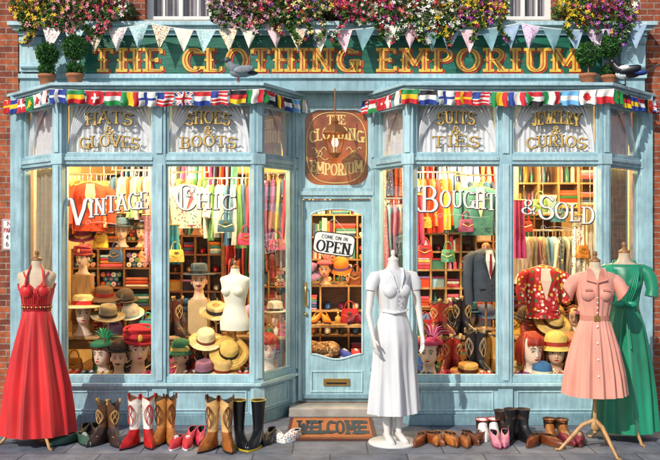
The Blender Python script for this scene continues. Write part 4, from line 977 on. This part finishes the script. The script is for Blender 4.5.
def topiary(px,pyb,Y,rball,stem,two=False):
    rr=random.Random(int(px)); b=MB(); LG=[M(c,rough=.6,var=.3) for c in ('2f6222','4a8030','1f4a1c')]
    b.lathe([(.055,0),(.075,.09),(.085,.095),(.085,.12),(.07,.12),(.065,.10)],TERRA,20); b.lathe([(.066,.10),(.01,.105)],WOODD,16)
    b.tube([(0,0,.1),(.005,0,stem*.6),(0,0,stem+rball)],[.011,.009,.008],WOOD,8)
    for c,r in ([((0,0,stem+rball),rball)]+([((0,0,.16),.075)] if two else [])):
        b.ell(c,r*.78,LG[2],12,8)
        for i in range(1500 if r>.09 else 700):
            d=Vector((rr.gauss(0,1),rr.gauss(0,1),rr.gauss(0,1))).normalized(); p=Vector(c)+d*r*rr.uniform(.76,1.12)
            u=(d+Vector((rr.gauss(0,.7),rr.gauss(0,.7),rr.gauss(0,.7)))).normalized(); w=u.orthogonal().normalized(); s=rr.uniform(.008,.017)
            b.add([p-u*s,p+w*s*.5,p+u*s,p-w*s*.5],[(0,1,2,3)],rr.choice(LG))
    b.obj('potted_topiary',loc=(WX(px,Y),Y,3.182),recalc=False)
topiary(47,0,-.42,.10,.22,True); topiary(75,0,-.45,.11,.26,True); topiary(588,0,-.45,.11,.20); topiary(609,0,-.36,.115,.29,True)
def bird(name,loc,rz,body,wing,belly,tailL,headc,beakc,sc=1,tail_down=0):
    b=MB()
    path=[(-.10,0,.085),(-.06,0,.09),(0,0,.098),(.05,0,.115),(.08,0,.145),(.095,0,.17)]; b.tube(path,[.012,.035,.05,.045,.03,.022],body,14)
    b.ell((.02,0,.090),(.066,.046,.042),belly); b.ell((.105,0,.183),(.030,.024,.026),headc)
    b.tube([(.128,0,.182),(.150,0,.178),(.165,0,.172)],[.009,.006,.001],beakc,8)
    for sg in (-1,1):
        b.ell((-.02,sg*.046,.112),(.085,.012,.030),wing,14,8,rot=Matrix.Rotation(.2,3,'Y')); b.ell((.118,sg*.021,.19),(.004,.003,.004),M('d88020' if name=='pigeon' else '080808'),8,5)
        if name=='magpie': b.ell((.02,sg*.05,.128),(.04,.012,.018),M('e8e8e8'),12,6)
        b.ell((-.09,sg*.03,.09),(.055,.008,.016),BLACK if name=='pigeon' else M('1a3a8a',rough=.3),12,6)
        fc=M('a04038') if name=='pigeon' else BLACK
        b.tube([(.01,sg*.02,.07),(.012,sg*.022,.03),(.01,sg*.022,.006)],.005,fc,6)
        for a in (-.5,0,.5): b.tube([(.01,sg*.022,.005),(.01+.03*cos(a),sg*.022+.03*sin(a),.003)],.003,fc,5)
    a=tail_down; b.loft([[(-.08,-.02,.09),(-.08,.02,.09),(-.08,.02,.078),(-.08,-.02,.078)],[(-.08-tailL*cos(a),-.028,.088-tailL*sin(a)),(-.08-tailL*cos(a),.028,.088-tailL*sin(a)),(-.08-tailL*cos(a),.028,.082-tailL*sin(a)),(-.08-tailL*cos(a),-.028,.082-tailL*sin(a))]],wing,False)
    o=b.obj(name,loc=loc,rz=rz); o.scale=(sc,)*3
GR=M('7c848c',rough=.6,var=.25,scale=40)
bird('pigeon',(WX(240,-.62),-.62,3.183),pi+.35,GR,M('959ca4',rough=.6,var=.2,scale=40),M('8a8f98'),.06,M('4a5a60',rough=.4),M('404040'),1.15)
bird('magpie',(WX(627,-.52),-.52,3.183),pi-.3,BLACK,M('10151e',rough=.3),M('e8e8e8'),.20,BLACK,BLACK,1.25,-.35)
# ---- lantern
b=MB(); LX,LY,LZ=WX(335,-.35),-.35,WZ(155,-.35); n=6
def hexr(r,z): return [(r*cos(2*pi*i/n+pi/6),r*sin(2*pi*i/n+pi/6),z) for i in range(n)]
BW=M((.42,.17,.07),rough=.35,metal=.6)
b.loft([hexr(.045,0),hexr(.06,.015),hexr(.055,.02)],BW,False); b.loft([hexr(.02,-.03),hexr(.045,0)],BW,False)
for i in range(n):
    a=2*pi*i/n+pi/6; b.tube([(.055*cos(a),.055*sin(a),.02),(.095*cos(a),.095*sin(a),.21)],.006,BW,6)
b.loft([hexr(.052,.02),hexr(.090,.21)],GLASS,False,(0,0)); b.loft([hexr(.118,.208),hexr(.118,.22),hexr(.065,.285),hexr(.03,.30),hexr(.04,.32),hexr(.01,.36)],BW,False)
b.tube([(0,0,.42),(0,.08,.47),(0,.15,.47)],.009,BW,8)
b.lathe([(.013,.02),(.013,.08)],M('f0e8d0'),10); b.ell((0,0,.12),(.028,.028,.045),emit('lantern_flame',(1,.66,.3),7))
b.tube([(.0,0,.34),(0,0,3.18-LZ)],.006,BW,6)
o=b.obj('hanging_lantern',loc=(LX,LY,LZ)); o.scale=(1.15,1.15,1.0)
# ---- welcome mat
b=MB(); Ya,Yb=-1.24,-.34; COIR=M('a8683a',rough=.95,var=.3,scale=60,bump=.6,bs=200)
b.box(-.38,.40,Ya,Yb,.003,.018,M('5a2a1a')); b.box(-.35,.37,Ya+.06,Yb-.06,.018,.022,COIR)
b.M=Matrix.Translation((0,0,.0225))@Matrix.Rotation(-pi/2,4,'X')
text(b,'WELCOME',-.29,.31,-1.05,.50,BLACK,0,.13,.048,.003,gap=.22); b.M=Matrix()
b.obj('welcome_mat')
b=MB(); x0,x1,z0,z1=WX(2,-.01),WX(22,-.01),WZ(250,-.01),WZ(219,-.01); b.box(x0,x1,-.012,-.002,z0,z1,WHITE)
rc=M('a82020')
for r in ((x0+.005,x1-.005,z1-.011,z1-.005),(x0+.005,x1-.005,z0+.005,z0+.011),(x0+.005,x0+.011,z0+.011,z1-.011),(x1-.011,x1-.005,z0+.011,z1-.011)): b.box(r[0],r[1],-.014,-.012,r[2],r[3],rc)
for s,zz,a in (('NO',.24,.05),('PARKING',.175,.018),('4 PM',.105,.04),('6 PM',.035,.04)): text(b,s,x0+a,x1-a,z0+zz,.045,rc if zz>.15 else BLACK,-.0125,.1,.18,.001,serif=False)
b.obj('no_parking_sign',bevel=.001)
# ================ DRESSED MANNEQUINS
def rings(b,prof,mat,n=96,cap=(0,0),ph=0):
    rs=[]
    for q in prof:
        z,rx,ry,am,k=q[:5]; ox=q[5] if len(q)>5 else 0; oy=q[6] if len(q)>6 else 0; r=[]
        for j in range(n):
            th=2*pi*j/n; a=k*th+ph+.7*sin(2*th)+.5*sin(3*th+1)
            w=am*((1-abs(sin(a/2)))*1.6-.55+.3*sin(int(k*1.6)*th+1+z*2.5)+.25*sin(3*th+ph*2))
            r.append((ox+(rx+w)*cos(th),oy+(ry+w)*sin(th),z+(w*.15)))
        rs.append(r)
    b.loft(rs,mat,True,cap)
def interp(prof,m=4):
    out=[]
    for i in range(len(prof)-1):
        for k in range(m):
            t=k/m; out.append(tuple(prof[i][q]*(1-t)+prof[i+1][q]*t if q!=4 else prof[i][4] for q in range(len(prof[i]))))
    out.append(prof[-1]); return out
def torso(b,mat,s=1,neck=WOOD,bust=True,low=False):
    rings(b,interp(([(.86,.155,.115,0,1),(.95,.16,.12,0,1)] if low else [(1.0,.10,.08,0,1)])+[(1.05,.128 if low else .10,.10 if low else .08,0,1),(1.14,.105,.083,0,1),(1.22,.118,.093,0,1),(1.31,.138,.106,0,1),(1.38,.148,.098,0,1),(1.43,.162,.083,0,1),(1.455,.152,.068,0,1),(1.475,.10,.058,0,1),(1.49,.06,.052,0,1),(1.52,.046,.046,0,1),(1.56,.043,.043,0,1)],2),mat,32,(1,1))
    if bust:
        for sg in (-1,1): b.ell((sg*.062,-.083,1.305),(.056,.050,.053),mat,16,10)
    b.lathe([(.045,1.56),(.047,1.575),(.03,1.585),(.012,1.60),(.02,1.615),(.018,1.64),(.004,1.65)],neck,16)
def tripod(b,m=WOOD,h=.9,sp=.26):
    b.tube([(0,0,.16),(0,0,h)],.016,m,10); b.lathe([(.02,0),(.035,.02),(.03,.06),(.018,.09)],m,14,(0,0,.18))
    for i in range(3):
        a=2*pi*i/3-pi/2+.5; c_,s_=cos(a),sin(a); b.tube([(0.01*c_,.01*s_,.26),(sp*.35*c_,sp*.35*s_,.22),(sp*.75*c_,sp*.75*s_,.09),(sp*c_,sp*s_,.012),(sp*1.12*c_,sp*1.12*s_,.012)],[.018,.018,.015,.012,.012],m,8)
b=MB(); RD=M((.60,.010,.012),rough=.5,var=.3,scale=5,stretch=(1.5,1.5,.3),sheen=.3,name='red_chiffon'); RD2=M((.36,.008,.01),rough=.4)
tripod(b,WOODL,.95,.30); torso(b,LINEN)
rings(b,interp([(.09,.295,.235,.034,11),(.3,.27,.215,.034,11),(.5,.245,.192,.030,11),(.7,.205,.160,.024,11),(.95,.155,.12,.013,11),(1.10,.122,.098,.004,11),(1.14,.112,.092,.001,11)],6),RD,200)
rings(b,interp([(1.13,.115,.094,0,1),(1.19,.121,.099,0,1)],2),RD2,48)
rings(b,interp([(1.185,.12,.098,.003,16),(1.24,.13,.106,.003,16),(1.29,.143,.116,.003,16),(1.325,.147,.108,.002,16)],3),RD,96)
for sg in (-1,1):
    b.ell((sg*.062,-.084,1.305),(.064,.056,.062),RD,18,12)
    b.tube([(sg*.075,-.12,1.345),(sg*.07,-.10,1.41),(sg*.055,-.055,1.48),(sg*.03,.0,1.535),(0,.045,1.545)],[.024,.018,.014,.012,.012],RD,8,flat=.5)
    b.tube([(sg*.02,-.115,1.29),(sg*.06,-.10,1.38),(sg*.10,-.06,1.46),(sg*.10,.02,1.47)],[.014,.011,.008,.008],RD,8,flat=.6)
    b.tube([(sg*.14,-.03,1.31),(sg*.155,.0,1.36),(sg*.12,.07,1.33)],.008,RD,6)
    for q in range(6): b.tube([(sg*(.012+.018*q),-.112+.002*q,1.20),(sg*(.02+.018*q),-.14+.006*q,1.29),(sg*(.045+.012*q),-.125+.006*q,1.35)],.0035,RD2,5)
for i in range(22):
    a=-pi+i*pi/21; b.ell((.120*cos(a),.100*sin(a),1.165),(.009,.007,.012),BRASS if i%2 else RD2,8,5)
s_=215/H; b.obj('red_evening_gown_on_dress_form',loc=(WX(35,F/s_-D),F/s_-D+.05,0),rz=.15)
b=MB(); SAT=M((.70,.70,.71),rough=.26,var=.10,scale=5,stretch=(1.5,1.5,.4),bump=.6,bs=7,name='white_satin'); MW=M((.70,.67,.64),rough=.3,var=.03,name='white_mannequin')
torso(b,MW,neck=MW)
rings(b,interp([(.26,.205,.165,.034,8),(.45,.19,.15,.032,8),(.7,.174,.134,.020,8),(.88,.172,.132,.009,8),(.98,.16,.122,.004,8),(1.08,.125,.10,.002,8),(1.13,.113,.092,0,8)],6),SAT,160,ph=.5)
rings(b,interp([(1.11,.117,.096,0,1),(1.155,.117,.096,0,1)],2),SAT,48)
rings(b,interp([(1.15,.116,.094,.005,11),(1.22,.128,.104,.006,11),(1.31,.148,.118,.005,11),(1.38,.158,.108,.003,11),(1.43,.172,.092,0,11),(1.465,.15,.075,0,11),(1.48,.10,.065,0,11)],3),SAT,96)
for sg in (-1,1):
    b.ell((sg*.060,-.080,1.305),(.064,.054,.062),SAT,16,10)
    b.tube([(sg*.12,0,1.44),(sg*.17,-.005,1.42),(sg*.20,-.01,1.37),(sg*.212,-.012,1.31)],[.035,.055,.056,.046],SAT,16)
    el=(sg*.235,-.02,1.12); wr=(sg*.225,-.10,.92) 
    b.tube([(sg*.185,-.005,1.40),(sg*.212,-.01,1.28),el,((el[0]+wr[0])/2,-.06,1.02),wr],[.038,.035,.028,.025,.018],MW,12)
    hand(b,wr,(-sg*.05,-.25,-1),sg,MW)
    b.tube([(sg*.075,0,.62),(sg*.068,-.01,.42),(sg*.06,.012,.28),(sg*.055,.01,.13),(sg*.055,.0,.085)],[.06,.046,.047,.028,.026],MW,14)
    b.tube([(sg*.055,.03,.075),(sg*.058,-.03,.06),(sg*.062,-.10,.035),(sg*.063,-.15,.03)],[.026,.030,.030,.014],MW,12)
    b.tube([(sg*.02,-.125,1.33),(sg*.05,-.10,1.43),(sg*.07,-.05,1.485),(sg*.04,.05,1.495)],[.006,.016,.014,.01],SAT,8,flat=.5)
for i in range(5): b.ell((0,-.133+.008*abs(i-2),1.16+i*.038),.007,MW,8,5)
b.tube([(-.11,-.03,1.13),(-.04,-.105,1.12),(.06,-.105,1.13),(.115,-.03,1.14)],[.014,.018,.018,.014],SAT,8,flat=.6)
b.lathe([(.21,0),(.215,.008),(.21,.018),(.03,.024),(.02,.05)],MW,36); b.tube([(0,.03,.02),(0,.03,.7)],.011,CHROME,8)
s_=216/H; b.obj('white_satin_dress_on_mannequin',loc=(WX(394,F/s_-D),F/s_-D+.10,0),rz=.35)
b=MB(); CO=M((.74,.32,.24),rough=.75,var=.14,scale=8,stretch=(1.5,1.5,.4),sheen=.2,bump=.1,bs=120,name='coral_cotton'); CO2=M((.58,.22,.16),rough=.6)
tripod(b,WOODL,.95,.28); torso(b,LINEN)
rings(b,interp([(.47,.24,.195,.026,17),(.65,.218,.175,.024,17),(.85,.18,.14,.017,17),(1.0,.142,.112,.008,17),(1.09,.116,.095,.002,17)],5),CO,220)
rings(b,interp([(1.085,.121,.099,0,1),(1.125,.119,.098,0,1)],2),CO2,48); b.box(-.022,.022,-.108,-.098,1.083,1.127,BRASS)
rings(b,interp([(1.12,.114,.094,.005,14),(1.2,.128,.104,.005,14),(1.3,.15,.12,.003,14),(1.38,.160,.11,0,14),(1.435,.176,.094,0,14),(1.468,.15,.076,0,14),(1.485,.08,.062,0,14)],3),CO,96)
for sg in (-1,1):
    b.ell((sg*.060,-.080,1.30),(.064,.056,.062),CO,16,10)
    b.loft([[(sg*(x+cos(a)*r*.55),y+r*sin(a)*(1+.05*sin(3*a)),z+cos(a)*r*.8) for a in [2*pi*i/24 for i in range(24)]] for x,y,z,r in ((.10,0,1.42,.05),(.155,0,1.405,.06),(.195,-.005,1.36,.064),(.222,-.01,1.30,.070))],CO,cap=(0,0))
    b.tube([(sg*(.222+cos(a)*.039),-.01+.071*sin(a),1.30+cos(a)*.057) for a in [2*pi*i/20 for i in range(21)]],.006,CO2,6)
    b.add([(0,-.132,1.40),(sg*.085,-.108,1.41),(sg*.075,-.058,1.495),(sg*.045,-.053,1.51),(sg*.02,-.093,1.47)],[(0,1,2,3,4)],CO2)
    b.tube([(sg*.002,-.128,1.395),(sg*.08,-.11,1.415),(sg*.075,-.055,1.495),(sg*.04,.03,1.515)],.006,CO,6)
    b.box(sg*.07-.028,sg*.07+.028,-.141,-.134,1.33,1.345,CO2)
b.add([(-.035,-.122,1.40),(.035,-.122,1.40),(.02,-.077,1.49),(-.02,-.077,1.49)],[(0,1,2,3)],LINEN)
b.tube([(0,-.104,1.13),(0,-.13,1.25),(0,-.134,1.32),(0,-.125,1.39)],.009,CO2,6)
for i in range(6): b.ell((0,-.118-.016*sin(i*.6),1.15+i*.042),.008,WHITE,8,5)
for i in range(4): b.ell((0,-.122-.022*i,1.04-i*.13),.009,WHITE,8,5)
s_=224/H; b.obj('coral_shirt_dress_on_dress_form',loc=(WX(597,F/s_-D),F/s_-D+.06,0),rz=-.12)
b=MB(); GN=M((.008,.22,.115),rough=.38,var=.35,scale=5,stretch=(1.5,1.5,.4),sheen=.2,name='emerald_satin'); GN2=M((.01,.30,.17),rough=.4)
tripod(b,WOODL,.95,.26); torso(b,M((.55,.42,.3)))
rings(b,interp([(.08,.25,.20,.034,9),(.4,.222,.178,.030,9),(.7,.192,.152,.022,9),(.95,.158,.122,.010,9),(1.08,.122,.098,.004,9),(1.15,.113,.092,.002,9)],6),GN,180)
rings(b,interp([(1.14,.115,.094,.005,12),(1.2,.124,.101,.005,12),(1.3,.147,.118,.004,12),(1.38,.158,.108,.003,12),(1.44,.168,.092,.0,12),(1.465,.14,.075,0,12)],3),GN,96)
for sg in (-1,1):
    b.ell((sg*.060,-.080,1.30),(.064,.056,.062),GN,16,10)
    b.tube([(sg*.13,.0,1.43),(sg*.18,.0,1.40),(sg*.21,-.01,1.34),(sg*.225,-.02,1.26),(sg*.215,-.03,1.20)],[.045,.056,.056,.053,.058],GN,14)
    for q in range(4): b.tube([(sg*(.01+.012*q),-.112,1.16),(sg*(.035+.018*q),-.140+.006*q,1.28),(sg*(.07+.012*q),-.112,1.39),(sg*(.06+.01*q),.0,1.495)],[.006,.012,.012,.008],GN2 if q%2 else GN,8,flat=.6)
    b.ell((sg*.05,-.125,1.14),(.05,.018,.026),GN2); b.tube([(sg*.01,-.115,1.12),(sg*.03,-.145,.95),(sg*.045,-.175,.78)],[.010,.018,.024],GN2,8,flat=.3)
rings(b,interp([(1.125,.119,.098,0,1),(1.165,.118,.097,0,1)],2),GN2,48)
s_=211/H; o=b.obj('green_gown_on_dress_form',loc=(WX(626,F/s_-D),F/s_-D+.05,0),rz=-.25); o.scale=(1.03,1,1.04)
b=MB(); b.M=Matrix.Translation((0,0,-.35)); torso(b,M((.80,.77,.68),rough=.6,var=.04),neck=WOOD,low=True); b.M=Matrix()
b.tube([(0,0,.02),(0,0,.52)],.014,WOOD,8); b.lathe([(.13,0),(.13,.015),(.03,.03),(.02,.06)],WOOD,20)
o=b.obj('dress_form',loc=(WX(235,-.2),-.2,PT),rz=-.25); o.scale=(.95,.95,.86)
def jacket(px,Y,zsh,mat,lap,shirt,sc,name,tie=None,sleeves=.5,stand=None,L=.62):
    b=MB()
    rings(b,interp([(-L,.175,.10,.007,6),(-.4,.165,.098,.004,6),(-.22,.168,.105,.002,6),(-.08,.185,.10,0,6),(-.03,.175,.085,0,6),(.0,.10,.07,0,6),(.015,.06,.055,0,6)],3),mat,48,(1,1))
    for sg in (-1,1):
        b.tube([(sg*.14,0,-.05),(sg*.205,0,-.09),(sg*.22,-.01,-.09-sleeves*.35),(sg*.228,-.02,-.09-sleeves*.55),(sg*.218,-.05,-.09-sleeves)],[.05,.060,.052,.052,.043],mat,14)
        b.add([(0,-.114,-.32),(sg*.06,-.117,-.12),(sg*.05,-.09,-.02),(sg*.075,-.10,-.06),(sg*.10,-.11,-.13)],[(0,1,2,3,4)],lap)
        b.ell((sg*.09,-.10,-.42),(.045,.006,.008),lap,8,5)
    b.add([(0,-.112,-.32),(.055,-.114,-.12),(.04,-.08,.0),(-.04,-.08,.0),(-.055,-.114,-.12)],[(0,1,2,3,4)],shirt)
    if tie: b.add([(0,-.122,-.30),(.018,-.124,-.24),(.012,-.12,-.04),(-.012,-.12,-.04),(-.018,-.124,-.24)],[(0,1,2,3,4)],tie)
    for i in range(3): b.ell((.012,-.112,-.38-.05*i),.007,BLACK,8,5)
    if stand: b.tube([(0,0,-L),(0,0,stand-zsh)],.014,WOOD,8); b.lathe([(.13,0),(.13,.015),(.03,.03)],WOOD,20,(0,0,stand-zsh)); b.lathe([(.05,.01),(.045,.06),(.02,.08)],WOOD,16)
    else: b.tube([(0,0,.0),(0,0,.06),(.02,0,.09),(0,0,.11)],.004,CHROME,6); b.tube([(-.17,0,-.02),(0,0,.03),(.17,0,-.02)],.01,WOODL,6); b.tube([(0,0,.1),(0,0,3.19-zsh)],.003,CHROME,4)
    o=b.obj(name,loc=(WX(px,Y),Y,zsh),rz=R.uniform(-.3,.3)); o.scale=(sc,)*3 if sc!=1 else (1,1,1)
jacket(486,.06,WZ(250,.06),cloth('3a4250'),cloth('2a303c'),WHITE,.92,'suit_jacket_on_form',tie=cloth('8a1c2c'),stand=Bq,L=.56)
FL=pat('b01c24',['f0e8d8','e8c040','2a6a3a','e07080'],26,.42)
jacket(543,.0,WZ(268,.0),FL,FL,M('e0c0b0'),1,'floral_shirt',sleeves=.26,L=.5)
jacket(478,.5,WZ(188,.5),cloth('3a7a80'),cloth('2a5a60'),cloth('e8d8b0'),1,'teal_jacket',sleeves=.34,L=.5)
jacket(90,.55,WZ(184,.55),cloth('b83a1c'),cloth('902a14'),cloth('e0b080'),1,'red_jacket',sleeves=.34,L=.5)
jacket(186,.6,WZ(186,.6),pat('e8e0d0',['d06080','4a80a0'],30,.35),cloth('c04a6a'),cloth('f0e8e0'),1,'floral_blouse',sleeves=.25,L=.45)
def scarf(px,Y,z,L,m):
    b=MB(); n=18; rs=[]
    for k in range(9):
        t=k/8; rs.append([(-.06+.12*j/n*(1+.3*t),.02*sin(j*1.1+t)*(.5+t),-L*t) for j in range(n+1)])
    b.loft(rs,m,True,(0,0),False); b.tube([(-.08,0,.0),(.08,0,.0)],.008,BRASS,6); b.tube([(0,0,0),(0,0,3.15-z)],.003,CHROME,4); b.obj('hanging_scarf',loc=(WX(px,Y),Y,z))
scarf(578,.1,WZ(215,.1),.75,pat('e8e0d0',['a06040','406080'],40,.3)); scarf(590,.15,WZ(205,.15),.9,cloth('c8b8a0')); scarf(416,.2,WZ(195,.2),.5,cloth('d04a6a')); scarf(172,.2,WZ(225,.2),.4,cloth('3a8a9a')); scarf(150,.15,WZ(215,.15),.5,pat('e8a0b0',['ffffff'],40,.3)); scarf(518,.25,WZ(200,.25),.6,cloth('b03a6a'))
# ================ LIGHT / CAMERA
dv=Vector((.46,.76,-.62)).normalized()
l=bpy.data.lights.new('sun','SUN'); l.energy=3.6; l.angle=math.radians(.5); l.color=(1,.94,.85)
o=bpy.data.objects.new('sun',l); scene.collection.objects.link(o); o.rotation_euler=dv.to_track_quat('-Z','Y').to_euler(); o.location=(-6,-9,9)
w=bpy.data.worlds.new('World'); scene.world=w; w.use_nodes=True; nt=w.node_tree
sk=nt.nodes.new('ShaderNodeTexSky'); sk.sky_type='NISHITA'; sk.sun_disc=False; sk.sun_elevation=math.asin(-dv.z); sk.sun_rotation=math.atan2(-dv.x,-dv.y)
nt.links.new(sk.outputs[0],nt.nodes['Background'].inputs[0]); nt.nodes['Background'].inputs[1].default_value=.12
c=bpy.data.cameras.new('camera'); c.sensor_width=36; c.lens=36*F/660; c.clip_end=2000
o=bpy.data.objects.new('camera',c); scene.collection.objects.link(o); o.location=(0,-D,H); o.rotation_euler=(pi/2,0,0); scene.camera=o
scene.view_settings.view_transform='Standard'; scene.view_settings.look='None'; scene.view_settings.exposure=0
